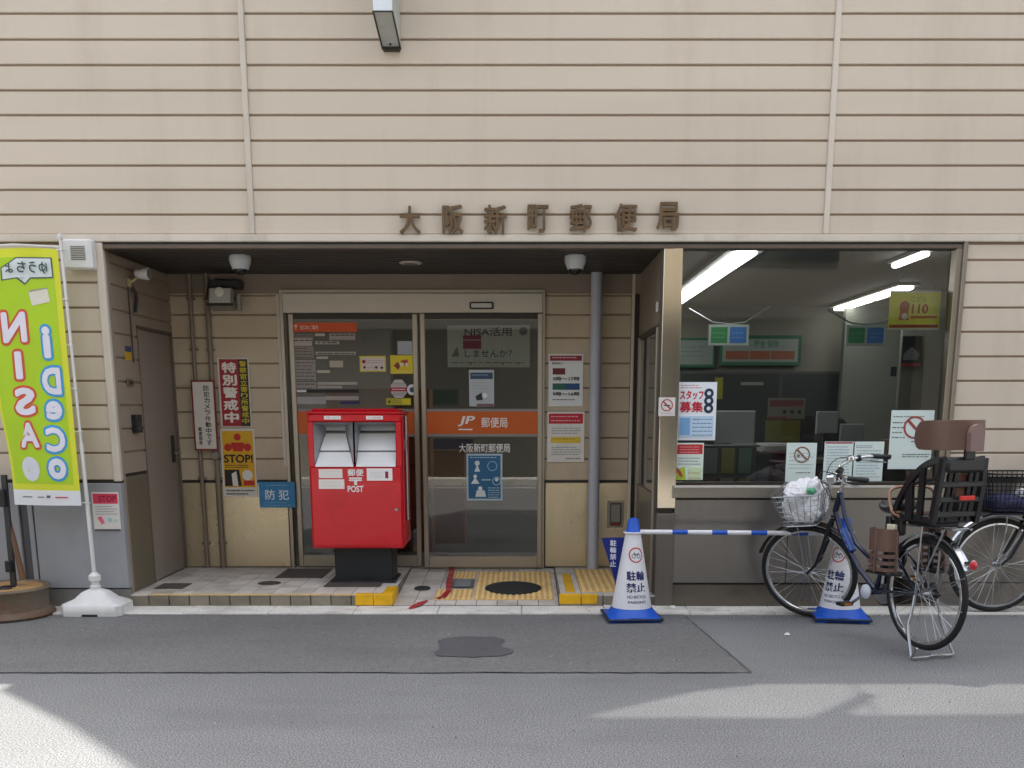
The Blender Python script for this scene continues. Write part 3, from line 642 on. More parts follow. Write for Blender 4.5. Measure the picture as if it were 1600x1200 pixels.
poster('hours_sign', 'white opening hours sign with dark red header, on the wall right of the doors', 'sign', (857, 553, 911, 635), YW-.008, [('r', .04, .03, .96, .13, '#8e1c30'), ('l', .1, .06, .8, .09, 1, '#e0c0c4'), ('t', .10, .155, .42, .20, '郵便窓口', '#333333'), ('r', .12, .27, .48, .39, '#6c1220'), ('t', .12, .43, .90, .51, '9時～17時', '#20242a', .03), ('r', .12, .56, .50, .68, '#1d6050'), ('r', .50, .56, .90, .68, '#1c4a7c'), ('t', .12, .72, .90, .80, '9時～16時', '#20242a', .03), ('l', .12, .86, .85, .88, 1, '#777777')], th=.006)
poster('wall_notice', 'white notice with bright red header and one yellow line, below the hours sign', 'notice', (855, 643, 913, 722), YW-.008, [('r', .04, .04, .96, .24, '#c41c34'), ('l', .1, .09, .9, .17, 2, '#eab4bc'), ('l', .12, .32, .9, .42, 3, '#8a8e92'), ('r', .10, .50, .90, .62, '#e2c43c'), ('l', .15, .53, .85, .58, 1, '#b88a20'), ('l', .12, .70, .9, .84, 4, '#8a8e92'), ('l', .5, .92, .9, .93, 1, '#666666')], C('#e4e2da'), th=.006)
# decals on the doors
YL = YB-.010
poster('door_sticker', 'yellow framed white sticker with red marks, left of the round stickers row', 'sticker', (562, 556, 603, 581), YL, [('r', .05, .1, .95, .92, '#d9d0c8'), ('c', .16, .36, .07, '#a01420'), ('l', .26, .28, .9, .42, 2, '#3a4a5a'), ('c', .18, .72, .05, '#5a2030'), ('l', .3, .72, .6, .76, 1, '#8a5a6a'), ('c', .63, .72, .05, '#4a2020'), ('c', .84, .74, .05, '#3a2a20')], C('#d8c832'), group='stickers on the door glass', th=.001)
poster('door_sticker', 'bright yellow sticker with brown and red figures next to the door edge', 'sticker', (610, 555, 650, 584), YL, [('p', [(.12, .55), (.3, .35), (.38, .6), (.3, .8)], '#8a3a14'), ('p', [(.4, .3), (.66, .22), (.72, .5), (.45, .6)], '#b04a14'), ('c', .45, .5, .08, '#e8dcc0'), ('c', .64, .5, .07, '#e8dcc0'), ('l', .2, .9, .9, .92, 1, '#fff8d0')], C('#e2cf26'), group='stickers on the door glass', th=.001)
poster('door_sticker', 'pale grey sheet stuck above the bright yellow sticker', 'sticker', (621, 533, 648, 554), YL, [('l', .2, .5, .9, .85, 3, '#7c858c')], C('#aab2ba'), group='stickers on the door glass', th=.001)
poster('door_sticker', 'long thin yellow sticker lowest on the left door', 'sticker', (603, 622, 642, 633), YL, [('c', .14, .5, .05, '#2a3a1a'), ('l', .28, .3, .6, .6, 2, '#5a6a2a'), ('r', .65, .1, .98, .9, '#e8dc28')], C('#c8c03a'), group='stickers on the door glass', th=.001)
mb = MB(); x, z = P(623, 608, YL)
mb.prism([(x+.077*math.cos(a)*(.9 if abs(math.cos(a)) > .8 else 1), z+.083*math.sin(a)) for a in [R(22.5+45*i) for i in range(8)]], YL, YL+.001, C('#cfcac4'))
x0, x1 = x-.07, x+.07; mb.box(x0, x1, YL-.001, YL, z-.018, z+.014, C('#b0203a')); mb.box(x-.055, x+.055, YL-.0016, YL-.0008, z-.006, z+.002, C('#e8c8cc'))
for i in (-.05, -.035, .03, .045): mb.box(x-.05, x+.05, YL-.0008, YL, z+i, z+i+.005, C('#8a8784'))
tag(mb.build('door_sticker'), 'pale eight-sided sticker with a red bar across it', 'sticker', 'stickers on the door glass')
mb = MB(); x, z = P(644, 609, YL); mb.lathe([(0, 0), (.044, 0), (.044, .001)], C('#e4e6e8'), (x, YL-.001, z), 'Y', 24); mb.lathe([(0, -.0008), (.022, -.0008), (.022, 0)], C('#2c4a66'), (x, YL-.001, z), 'Y', 16)
tag(mb.build('door_sticker'), 'small round white sticker with a dark blue centre', 'sticker', 'stickers on the door glass')
# service table decal with orange header
L = [('r', .0, 0, 1, .125, '#d4541c'), ('t', .03, .03, .08, .10, '〒', '#f0d8c8', .03), ('t', .12, .035, .40, .095, '窓口のご案内', '#f0d8c8')]
g = '#b5aea8'
for (a, b, c, d, m_) in ((.0, .15, .32, .25, '#857e78'), (.01, .21, .30, .31, '#b5aea6'), (.35, .145, .50, .18, '#c3bda8'), (.57, .145, .97, .24, '#a8a298'), (.35, .25, .72, .29, '#bcb8a8'), (.01, .32, .32, .48, '#8f8880'), (.35, .39, .97, .43, '#bdb9a6'), (.36, .455, .54, .485, '#c4c0b0'), (.01, .50, .34, .78, '#9c948e'), (.56, .51, .77, .60, '#b8b29e'), (.36, .64, .56, .675, '#c0bca8'), (.01, .80, .34, .89, '#9a9490'), (.36, .80, .98, .835, '#b0aca4'), (.36, .85, .74, .885, '#a6a49e'), (.0, .90, 1.0, .945, '#0d0d10'), (.03, .905, .18, .938, '#dcdcdc')):
    L.append(('r', a, b, c, d, m_))
for (a, b, c, d, n_) in ((.02, .17, .3, .23, 2), (.03, .34, .3, .46, 4), (.03, .53, .32, .76, 6), (.03, .82, .32, .88, 2), (.6, .16, .95, .23, 2), (.38, .26, .7, .28, 1), (.38, .405, .95, .42, 1)): L.append(('l', a, b, c, d, n_, '#6a6460'))
x0, x1, z0, z1 = rect(459, 504, 559, 620, YL); mb = MB(); layers(mb, x0, x1, z0, z1, YL, L)
zz = (z1-z0)
for (a, b, c, d, m_) in ((.0, 1.0, .48, 1.10, '#aaa6a6'), (.48, .99, 1.0, 1.045, '#b4a8a0'), (.70, 1.06, 1.0, 1.10, '#33306c')):
    mb.box(x0+a*(x1-x0), x0+c*(x1-x0), YL-.0006, YL, z1-d*zz, z1-b*zz, C(m_))
tag(mb.build('service_table'), 'service timetable on the left door glass with an orange header strip', 'notice')
# banner behind the right door, notice, blue poster
poster('hanging_banner', 'wide pale banner with large dark writing hanging behind the right door', 'banner', (699, 508, 828, 574), YB+.12, [('t', .21, .05, .78, .26, 'NISA活用', '#3c4040', .015), ('t', .21, .58, .78, .76, 'しませんか？', '#3c4040', .01), ('r', .19, .24, .41, .56, '#a02c48'), ('r', .19, .34, .41, .37, '#d4a0a8'), ('c', .92, .14, .05, '#8a8e8c'), ('l', .05, .88, .95, .92, 1, '#6a6a3c'), ('c', .28, .92, .014, '#c8a028'), ('c', .67, .92, .014, '#c8a028'), ('c', .86, .92, .014, '#c8a028'), ('p', [(.05, .74), (.12, .50), (.14, .74)], '#7a8a5c')], mat('banner_cloth', '#e6eade', .8, var=.05))
poster('door_notice', 'white notice with a dark blue heading in the middle of the right door', 'notice', (733, 578, 772, 635), YD-.004, [('r', .05, .07, .95, .25, '#2c4a64'), ('l', .12, .13, .88, .18, 1, '#9cb4c4'), ('l', .12, .34, .88, .5, 3, '#9aa2a6'), ('c', .5, .68, .22, '#b4bcc4'), ('p', [(.25, .72), (.5, .62), (.55, .82), (.3, .84)], '#2a2a30'), ('c', .62, .70, .1, '#e8eaec'), ('r', .3, .93, .98, .99, '#7a5060')], mat('paper_dim', '#b9c2c6', .6, var=.03), th=.001)
poster('door_poster', 'blue poster with white figures and circles low on the right door', 'poster', (729, 709, 785, 782), YD-.004, [('r', .05, .04, .95, .96, '#256894'), ('l', .1, .07, .9, .1, 1, '#b8d8e4'), ('c', .3, .2, .07, '#d8ecec'), ('p', [(.22, .38), (.3, .22), (.38, .38)], '#d8ecec'), ('o', .72, .26, .14, '#8cc0d4'), ('c', .24, .48, .05, '#e4f0ee'), ('p', [(.12, .64), (.24, .5), (.36, .64)], '#e4f0ee'), ('r', .42, .54, .68, .57, '#9cccd8'), ('o', .84, .58, .12, '#a8d0dc'), ('c', .84, .55, .05, '#e4f0ee'), ('c', .38, .74, .06, '#e4f0ee'), ('p', [(.24, .92), (.28, .78), (.5, .78), (.54, .92)], '#dceae4'), ('l', .6, .72, .92, .92, 5, '#b4dcea')], C('#b6cdd8'), th=.001)
# window notices
poster('window_notice', 'large recruitment poster in red and blue beside the pillar, in the window', 'poster', (1058, 597, 1119, 688), YG, [('l', .08, .05, .6, .09, 2, '#c84a5a'), ('t', .06, .14, .66, .30, 'スタッフ', '#c8182c', .05), ('t', .06, .33, .66, .52, '募集', '#c4203a', .03), ('c', .80, .19, .12, '#1c2c44'), ('c', .80, .32, .12, '#1c2c44'), ('c', .80, .45, .12, '#1c2c44'), ('c', .80, .19, .05, '#e0e6ee'), ('c', .80, .32, .05, '#e0e6ee'), ('c', .80, .45, .05, '#e0e6ee'), ('r', .06, .58, .94, .94, '#c4dcf0'), ('r', .08, .61, .34, .91, '#7db0e0'), ('l', .4, .63, .9, .9, 5, '#7090b0')], mat('paper_bright', '#eef3f8', .6, var=.02), GP)
poster('window_notice', 'small notice with a red heading below the recruitment poster', 'notice', (1055, 692, 1099, 750), YG, [('r', .05, .04, .96, .30, '#c42830'), ('l', .15, .1, .85, .24, 3, '#e8b0b4'), ('l', .1, .4, .9, .56, 3, '#7c908a'), ('p', [(.0, .72), (.35, .64), (.4, 1), (0, 1)], '#b8d048'), ('p', [(.08, .66), (.22, .78), (.3, .92), (.18, .9), (.05, .75)], '#c04428'), ('r', .5, .66, .95, .98, '#cfe4b8'), ('l', .5, .8, .9, .94, 2, '#d07a50')], C('#e0ece2'), GP)
poster('window_notice', 'white sheet with a slim no parking ring, left of the paired sheets', 'notice', (1228, 692, 1275, 754), YG, [('o', .52, .30, .27, '#8a5648', 1), ('c', .4, .33, .06, '#7a7a74'), ('l', .1, .25, .9, .62, 5, '#a8b8b2'), ('l', .35, .74, .9, .78, 1, '#5c6462')], MINT, GP)
poster('window_notice', 'left sheet of the paired notices with a thin red heading', 'notice', (1287, 690, 1332, 753), YG, [('r', .03, .01, .97, .05, '#a84a54'), ('l', .1, .12, .9, .9, 12, '#8fa4b4')], MINT, GP)
poster('window_notice', 'right sheet of the paired notices, all small blue grey writing', 'notice', (1334, 690, 1380, 752), YG, [('l', .05, .1, .6, .14, 2, '#2c3c54'), ('l', .1, .22, .9, .88, 10, '#8fa4b4')], MINT, GP)
poster('window_notice', 'biggest white sheet with a red no parking ring near the right window edge', 'notice', (1390, 641, 1457, 733), YG, [('l', .05, .10, .95, .14, 1, '#5c6c68'), ('l', .05, .20, .35, .45, 4, '#4c5c58'), ('o', .56, .29, .26, '#9c4440', 1), ('l', .5, .45, .9, .52, 2, '#6c7c78'), ('l', .32, .74, .95, .78, 2, '#4c5c58')], MINT, GP)
poster('pillar_sticker', 'little white no smoking sticker with a red ring on the steel pillar', 'sticker', (1029, 621, 1055, 650), D-.044, [('o', .5, .42, .36, '#a83a3e', 1), ('r', .3, .40, .7, .46, '#50404a'), ('l', .15, .84, .85, .90, 1, '#8a7a80')], C('#dcd6d4'), th=.001)
poster('wall_notice', 'white notice with a pink heading on the grey pier behind the banner pole', 'notice', (145, 769, 187, 829), D-.017, [('r', .04, .04, .96, .30, '#d8385a'), ('t', .25, .09, .90, .25, 'STOP', '#8a1c34', .03), ('l', .1, .36, .9, .56, 4, '#9aa0a0'), ('p', [(.15, .66), (.3, .62), (.42, .8), (.3, .84)], '#e06a8a'), ('c', .62, .72, .08, '#9cc8cc'), ('c', .82, .74, .07, '#b8d8b8'), ('r', .02, .965, .98, 1.0, '#3c3c3c')], C('#dfdbd6'), th=.003)

# ---------------------------------------------------------------- facade lettering
LT = thing('facade_lettering', (0, D-.03, 2.66), 'row of seven bronze characters naming the post office above the entrance', 'lettering')
LX = [(624, 322, 657, 366), (691, 320, 724, 365), (756, 320, 792, 365), (824, 320, 857, 363), (890, 319, 925, 363), (960, 318, 996, 362), (1026, 316, 1061, 360)]
for ch, q in zip('大阪新町郵便局', LX):
    x0, x1, z0, z1 = rect(*q, D-.03); mb = MB(); mb.text(ch, x0, x1, z0, z1, D-.030, BRASS, .022, depth=.014); 
    for (u, v) in ((.3, .3), (.7, .7)): mb.box(x0+(x1-x0)*u, x0+(x1-x0)*u+.006, D-.02, D+.004, z0+(z1-z0)*v, z0+(z1-z0)*v+.006, BRASS)
    mb.build('character', LT)

# ---------------------------------------------------------------- projecting sign bracket at the top
x0 = P(583, 10, 6.75)[0]
mb = MB(); X0, X1 = P(583, 18, 6.77)[0], P(613, 18, 6.77)[0]; ZA, ZC = P(598, 18, 6.77)[1], P(612, 76, 7.17)[1]
pts = [(6.77, 4.9), (6.77, ZA), (7.185, ZC), (7.185, 4.9)]
T = Matrix(((0, 0, 0, 0), (0, 0, 0, 0), (0, 0, 0, 0), (0, 0, 0, 1)))
vs = [(X0, y, z) for y, z in pts] + [(X1, y, z) for y, z in pts]
bs = mat('sign_box_grey', '#b2b5ae', .5, .0, var=.05, dirt='#5f5f5c', dirt_amt=.4, dirt_scale=(4, 4, 2))
mb.add(vs, [(0, 1, 2, 3), (4, 5, 6, 7), (1, 2, 6, 5), (2, 3, 7, 6), (0, 3, 7, 4)], bs); mb.add([vs[0], vs[1], vs[5], vs[4]], [(0, 1, 2, 3)], C('#dfe6ec'))
TB = thing('projecting_sign', (-.93, D, 3.84), 'lower end of a pale projecting sign box fixed high on the siding', 'sign')
mb.build('sign_box', TB)
mb = MB(); e = .012
for X in (X0, X1):
    mb.tube([(X, 6.768, ZA), (X, 7.18, ZC)], .006, DARKM, 6)
mb.tube([(X0, 6.768, ZA), (X1, 6.768, ZA)], .005, DARKM, 6); mb.lathe([(0, -.004), (.008, -.004), (.008, .004)], BLACK, ((X0+X1)/2, 7.12, ZC+(ZA-ZC)*.12), n=10); mb.box(X0+.004, X1-.004, 7.15, D, ZC-.012, ZC+.01, DARKM, .003); mb.build('edge_trim', TB)

# ---------------------------------------------------------------- small wall things
x0, x1, z0, z1 = rect(101, 374, 146, 421, D-.07)
VB = thing('vent_box', ((x0+x1)/2, D, z0), 'white square louvred box on the left pier under the flashing', 'vent box')
mb = MB(); mb.box(x0, x1, D-.10, D-.014, z0, z1, WHITE, .012); mb.build('housing', VB)
mb = MB(); a, b = x0+(x1-x0)*.28, x0+(x1-x0)*.78
for i in range(8): z = z0+(z1-z0)*(.30+.06*i); mb.box(a, b, D-.103, D-.099, z, z+.006, C('#77736b'))
mb.build('louvre', VB)
def dome(px, py, label):
    Yc = 7.52; x, z = P(px, py-12, Yc)
    t = thing('dome_camera', (x, Yc, CEIL), label, 'security camera', 'white dome cameras under the soffit')
    mb = MB(); mb.lathe([(0, CEIL), (.074, CEIL), (.078, CEIL-.02), (.074, CEIL-.05), (.062, CEIL-.075), (.058, CEIL-.092), (.03, CEIL-.094), (0, CEIL-.094)], C('#c2c4c6', .35), (x, Yc, 0), n=28); mb.build('housing', t)
    mb = MB(); mb.lathe([(.046, CEIL-.093), (.044, CEIL-.108), (.03, CEIL-.126), (0, CEIL-.133)], mat('dome_dark', '#0e0f12', .08), (x, Yc, 0), n=20); mb.build('lens_dome', t)
dome(375, 415, 'white dome camera under the soffit above the two wall pipes'); dome(899, 413, 'white dome camera under the soffit next to the grey drainpipe')
# floodlight
x, z = P(346, 467, YB-.2)
t = thing('floodlight', (x, YB, z-.08), 'old boxy floodlight on a bracket at the top of the wall pipes', 'floodlight')
mb = MB(Matrix.Translation((x, YB-.17, z)) @ Matrix.Rotation(R(-18), 4, 'X')); gm = mat('flood_grey', '#8f8b82', .5, .3, var=.12, dirt='#514b42', dirt_amt=.5, dirt_scale=(9, 9, 9))
mb.box(-.10, .10, -.07, .07, -.075, .075, gm, .015); mb.box(-.085, .085, -.078, -.068, -.06, .06, C('#c9c6b8', .2), .006); mb.box(-.105, .105, -.075, -.05, -.078, -.066, DARKM, .003); mb.build('lamp_head', t)
mb = MB(Matrix.Translation((x, YB-.17, z)) @ Matrix.Rotation(R(-18), 4, 'X')); mb.lathe([(0, -.086), (.035, -.084), (.04, -.078)], mat('flood_lens_glint', '#f4f0e4', .2, var=0), (-.005, 0, .028), 'Y', 20); mb.build('lens', t)  # pale lens; its small highlight is put into the white colour
mb = MB(); mb.box(x-.10, x+.14, YB-.16, YB-.03, z+.09, CEIL-.06, C('#26231f'), .006); mb.tube([(x+.13, YB-.17, z-.09), (x+.13, YB-.17, z+.03)], .022, gm, 10); mb.tube([(x-.13, YB-.1, z+.1), (x-.13, YB-.17, z), (x+.11, YB-.17, z)], .008, DARKM, 6); mb.build('bracket', t)
# pipes on the back wall
for pts, lab in (([(298, 430), (322, 886)], 'thin beige wall pipe, the left one of the pair on the back wall'), ([(321, 430), (350, 886)], 'thin beige wall pipe, the right one of the pair, behind the red rimmed sign')):
    xa = P(*pts[0], YB-.04)[0]; xb = P(*pts[1], YB-.04)[0]; mb = MB(); xm = (xa+xb)/2
    pm = mat('pipe_beige', '#857a6a', .5, var=.06)
    mb.tube([(xm, YB-.045, .1), (xm, YB-.045, CEIL)], .021 if 'right' in lab else .017, pm, 12)
    for z in (.3, .85, 1.3, 1.9, 2.3): mb.box(xm-.035, xm+.035, YB-.05, YB-.02, z, z+.02, pm, .003)
    tag(mb.build('wall_pipe'), lab, 'pipe', 'beige pipes on the back wall')
x, z = P(337, 712, YB-.06); mb = MB(); mb.lathe([(0, -.03), (.028, -.03), (.034, -.02), (.034, .02)], C('#8c8478'), (x, YB-.06, z), 'Y', 18); tag(mb.build('junction_box'), 'small round junction box on the right wall pipe below the signs', 'junction box')
# drainpipe
xm = P(919, 420, YB-.3)[0]; xn = P(925, 880, YB-.3)[0]; x, y = G(926, 889, .1); t = thing('drainpipe', (x, y, .1), 'thick grey drainpipe standing from soffit to step beside the signs', 'drainpipe')
mb = MB(); pg = mat('pipe_grey', '#b4b7c0', .45, var=.04, stretch=(1, 1, .3)); mb.tube([(x, y, .1), (x, y, CEIL)], .046, pg, 24); mb.build('pipe', t)
for z in (.55, 1.55, 2.3): mb = MB(); mb.tube([(x+.048*math.cos(R(a)), y+.048*math.sin(R(a)), z) for a in range(0, 360, 20)], .004, pg, 6, True); mb.box(x-.01, x+.01, y+.04, YB, z-.006, z+.006, SILV); mb.build('clamp', t)
# intercom
x0, x1, z0, z1 = rect(951, 785, 973, 822, YB-.05)
t = thing('intercom', ((x0+x1)/2, YB, z0), 'small grey switch box with rounded frame on the beige panel behind the cone', 'switch box')
mb = MB(); mb.box(x0-.01, x1+.01, YB-.032, YB-.02, z0-.012, z1+.012, C('#a79c88'), .008); mb.box(x0+.012, x1-.012, YB-.05, YB-.03, z0+.004, z1-.004, C('#5c5850'), .008); mb.build('housing', t)
mb = MB(); mb.box(x0+.02, x1-.02, YB-.054, YB-.049, z0+.035, z1-.02, C('#8a857a'), .003); mb.box(x0+.025, x1-.025, YB-.053, YB-.049, z0+.012, z0+.028, C('#8c2018')); mb.build('switch', t)
# left side wall fixtures: local frame on the recess side wall
def side(px, py): # point on the side wall plane X = -2.868 seen at px
    a, b, c = _ray(px, py); tt = -2.868/a; return b*tt, CAMH+c*tt
y, z = side(202, 430)
t = thing('wall_spotlight', (-2.868, y, z-.1), 'small white adjustable spotlight with yellowed cord high on the side wall', 'spotlight')
mb = MB(); mb.lathe([(0, -.05), (.03, -.05), (.045, .03), (.042, .045), (0, .04)], WHITE, (-2.77, y, z+.01), 'X', 18); mb.build('lamp_head', t)
mb = MB(); mb.lathe([(0, .045), (.034, .046)], C('#8c8a84'), (-2.77, y, z+.01), 'X', 18); mb.tube([(-2.868, y-.05, z-.06), (-2.82, y-.04, z-.04), (-2.80, y, z)], .010, C('#b8ad78'), 8); mb.build('arm', t); mb = MB(); mb.box(-2.868, -2.84, y-.07, y-.02, z-.09, z-.03, C('#a8a070'), .006); mb.build('mounting_plate', t)
mb = MB(); mb.tube([(-2.85, y-.03, z-.07), (-2.83, y-.0, z-.13), (-2.84, y+.03, z-.17), (-2.855, y+.03, z-.26)], .012, C('#2c2924'), 8); mb.tube([(-2.862, y-.06, z-.08), (-2.862, y-.06, z-.62)], .006, C('#4b443b'), 6); mb.build('cord', t)
def sidebox(name, label, cat, p, h, w_, th, m, extra=None):
    y, z = side(*p); mb = MB(); mb.box(-2.869, -2.868+th, y-w_/2, y+w_/2, z-h/2, z+h/2, m, .002)
    if extra: extra(mb, y, z)
    return tag(mb.build(name), label, cat)
sidebox('side_sticker', 'small sticker, blue above and yellow below, on the side wall next to the steel door', 'sticker', (200, 552), .10, .12, .002, C('#c29b1c'), lambda mb, y, z: mb.box(-2.868, -2.8655, y-.058, y+.058, z+.01, z+.05, C('#23406e')))
sidebox('side_plate', 'little brown plate on the side wall under the blue yellow sticker', 'plate', (202, 598), .05, .12, .012, C('#6a5c4e'), lambda mb, y, z: mb.box(-2.857, -2.853, y-.04, y+.04, z-.012, z+.012, C('#3b332c')))
sidebox('keypad_box', 'black keypad box on the side wall at the height of the door handle', 'keypad', (210, 662), .13, .11, .04, BLACK, lambda mb, y, z: [mb.box(-2.83, -2.826, y-.03+.022*i, y-.016+.022*i, z-.04+.022*j, z-.028+.022*j, C('#4d5054')) for i in range(3) for j in range(3)])

# ---------------------------------------------------------------- postbox
x0, x1 = P(484, 760, 7.62)[0], P(640, 760, 7.62)[0]
PBX, PBY = (-1.615+-.88)/2, 7.90
x0, x1 = -1.62, -.905; yf, yb = 7.64, 8.14; zb0, zb1 = P(560, 857, yf)[1], P(560, 646, yf)[1]
x0 = P(484, 760, yf)[0]; x1 = P(629, 760, yf)[0]
PB = thing('postbox', ((x0+x1)/2, (yf+yb)/2, .1), 'big red steel postbox with two white mail slots on a dark foot', 'postbox')
W = x1-x0; wz0, wz1 = P(560, 728, yf)[1], P(560, 660, yf)[1]; wx0, wx1 = x0+.045, x1-.045
mb = MB()
mb.box(x0, x1, yf+.25, yb, zb0, zb1, REDP, .012)                                       # rear body
mb.box(x0, x1, yf, yf+.26, zb0, wz0, REDP, .012); mb.box(x0, x1, yf, yf+.26, wz1, zb1, REDP, .012)
mb.box(x0, wx0, yf+.002, yf+.26, wz0-.005, wz1+.005, REDP, .004); mb.box(wx1, x1, yf+.002, yf+.26, wz0-.005, wz1+.005, REDP, .004)
mb.build('body', PB)
mb = MB(); mb.box(x0-.008, x1+.008, yf-.012, yb+.01, zb1-.004, zb1+.018, REDP, .008); mb.box(x0+.03, x1-.03, yf+.02, yb-.02, zb1+.016, zb1+.035, REDP, .015); mb.build('lid', PB)
mb = MB(); mb.box(x0+.012, x1-.012, yf-.006, yf+.004, zb0+.02, wz0-.012, REDP, .005); mb.tube([(x1+.006, yf+.03, zb0+.02), (x1+.006, yf+.03, zb1-.03)], .006, REDP, 6); mb.build('collection_door', PB)
mb = MB(); mb.tube([(x1+.012, yf+.2, zb0+.2), (x1+.012, yf+.2, zb1-.02)], .011, SILV, 8); mb.box(x1, x1+.02, yf+.19, yf+.21, zb1-.28, zb1-.2, SILV); mb.build('hinge', PB); mb = MB(); mb.lathe([(0, -.014), (.012, -.013), (.014, -.005)], SILV, (x1-.05, yf, zb0+.30), 'Y', 16); mb.build('lock', PB)
sh = mat('slot_silver', '#a9adb0', .4, .5, var=.05)
for side_, (a, b, nar) in enumerate(((wx0, (wx0+wx1)/2-.012, .32), ((wx0+wx1)/2+.002, wx1, .06))):
    mb = MB(); H_ = wz1-wz0; cx_ = (a+b)/2; hw = (b-a)/2; n_ = hw*(1-nar)*.78 if side_ == 0 else hw*.97
    yB = yf+.17; c2 = cx_ - (.01 if side_ == 0 else 0)
    sw = hw*(.52 if side_ == 0 else .92)
    # funnel walls
    A = (a, yf, wz0); B = (b, yf, wz0); C_ = (b, yf, wz1); D_ = (a, yf, wz1)
    zi0, zi1 = wz0+H_*.72, wz1-H_*.10
    a2, b2 = (c2-sw, yB, zi0), (c2+sw, yB, zi0); c3, d3 = (c2+sw, yB, zi1), (c2-sw, yB, zi1)
    mb.add([A, B, C_, D_, a2, b2, c3, d3], [(1, 2, 6, 5), (2, 3, 7, 6), (3, 0, 4, 7)], sh)
    mb.add([d3, c3, b2, a2], [(0, 1, 2, 3)], sh)
    mb.box(c2-sw*.96, c2+sw*.96, yB-.012, yB-.002, zi0+(zi1-zi0)*.50, zi1-.01, sh, .003)
    mb.box(c2-sw*.96, c2+sw*.96, yB-.008, yB-.001, zi0+.01, zi0+(zi1-zi0)*.42, C('#33363a'))
    mb.flat = True
    sl_ = mb.build('mail_slot', PB)
    mb = MB(); wh = mat('slot_white', '#f0f0ee', .35, var=.02)
    # sloping white tray, two panels
    def lerp(p, q, t): return tuple(p[i]+(q[i]-p[i])*t for i in range(3))
    def up(p): return (p[0], p[1]-.012, p[2]+.004)
    A1, B1 = (a+.004, yf-.001, wz0+.004), (b-.004, yf-.001, wz0+.004)
    m0, m1 = lerp(A1, a2, .42), lerp(B1, b2, .42); m2, m3 = lerp(A1, a2, .46), lerp(B1, b2, .46)
    mb.add([A1, B1, m1, m0], [(0, 1, 2, 3)], wh); mb.add([up(m2), up(m3), up(b2), up(a2)], [(0, 1, 2, 3)], wh); mb.add([up(m2), up(m3), (m3[0], m3[1], m3[2]-.01), (m2[0], m2[1], m2[2]-.01)], [(0, 1, 2, 3)], C('#9a9c9e'))
    mb.add([A1, B1, (B1[0], B1[1]-.004, wz0-.006), (A1[0], A1[1]-.004, wz0-.006)], [(0, 1, 2, 3)], wh)
    mb.build('slot_tray', sl_)
    mb = MB(); cxl = cx_ - .0; zc = (wz1+zb1)/2+.002; mb.box(cxl-.063, cxl+.063, yf-.005, yf+.002, zc-.013, zc+.013, C('#f2f0ee')); mb.text(('手紙・はがき', 'その他郵便物')[side_], cxl-.05, cxl+.05, zc-.008, zc+.008, yf-.006, C('#b9a0a0'), 0); mb.build('slot_label', PB)
for q in ((498, 733, 535, 747), (498, 749, 538, 764)):
    mb = MB(); a, b, c, d = rect(*q, yf-.01); mb.box(a, b, yf-.009, yf-.005, c, d, C('#eee8e0')); layers(mb, a, b, c, d, yf-.009, [('l', .1, .3, .9, .65, 2, '#8fa08a')]); mb.build('collection_label', PB)
mb = MB(); a, b, c, d = rect(573, 732, 613, 751, yf-.01); mb.box(a, b, yf-.009, yf-.005, c, d, C('#f3f1ee')); layers(mb, a, b, c, d, yf-.009, [('l', .12, .35, .65, .7, 3, '#7a8a84'), ('r', .72, .25, .84, .8, '#8e2a30')])
mb.build('collection_label', PB)
mb = MB(); wm = C('#f2eeec'); a, b, c, d = rect(543, 733, 568, 744, yf-.01); mb.text('郵便', a, b, c, d, yf-.008, wm, .03)
a, b, c, d = rect(545, 746, 566, 758, yf-.01); mb.text('〒', a, b, c, d, yf-.008, wm, .05); a, b, c, d = rect(543, 759, 568, 769, yf-.01); mb.text('POST', a, b, c, d, yf-.008, wm, .04); mb.build('emblem', PB)
mb = MB(); a, b = P(519, 870, 7.7)[0], P(614, 870, 7.7)[0]; ft = mat('foot_grey', '#22262b', .5, .2, var=.1)
mb.box(a+.01, b-.01, 7.74, 8.05, .1, zb0, ft, .01); mb.box(a-.015, b+.015, 7.70, 8.08, .1, .118, ft, .004); mb.tube([((a+b)/2, 7.71, .118), ((a+b)/2, 7.71, .145)], .008, BLACK, 8); mb.build('foot', PB)

# ---------------------------------------------------------------- banner flag
bx_, by_ = P(151, 935, 7.0)[0], 7.0
FL = thing('banner_flag', (bx_, by_, 0), 'tall lime green banner flag on a white pole in a white weighted base', 'banner flag')
mb = MB(); r = .225
sq = [(s1*r*.96, s2*r*.62) for s1, s2 in ((-1, -.75), (-.85, -1), (.85, -1), (1, -.75), (1, .75), (.85, 1), (-.85, 1), (-1, .75))]
def ring(sc, z): return [(bx_+x*sc, by_+y*sc, z) for x, y in sq]
rings = [ring(.98, .0), ring(1.0, .03), ring(.99, .075), ring(.93, .088), ring(.62, .115), ring(.40, .16), ring(.20, .18)]
vs = sum(rings, []); n = 8; fs = [(i*n+k, i*n+(k+1) % n, (i+1)*n+(k+1) % n, (i+1)*n+k) for i in range(len(rings)-1) for k in range(n)] + [tuple(range(n)), tuple(range((len(rings)-1)*n, len(rings)*n))]
mb.add(vs, fs, WHITE, True); mb.lathe([(.035, .17), (.038, .20), (.028, .21), (.028, .235), (.042, .24), (.042, .275), (.03, .285), (.018, .30)], WHITE, (bx_, by_, 0), n=20)
mb.box(bx_-.055, bx_+.055, by_-.145, by_-.12, 0, .02, BLACK, .004); mb.build('weighted_base', FL)
tx, tz = P(94, 372, 6.95); ty = 6.95
top = (tx, ty, tz); bot = (bx_, by_, .25)
def pole(z): t_ = (z-.25)/(tz-.25); return Vector((bot[0]+(top[0]-bot[0])*t_, bot[1]+(top[1]-bot[1])*t_, z))
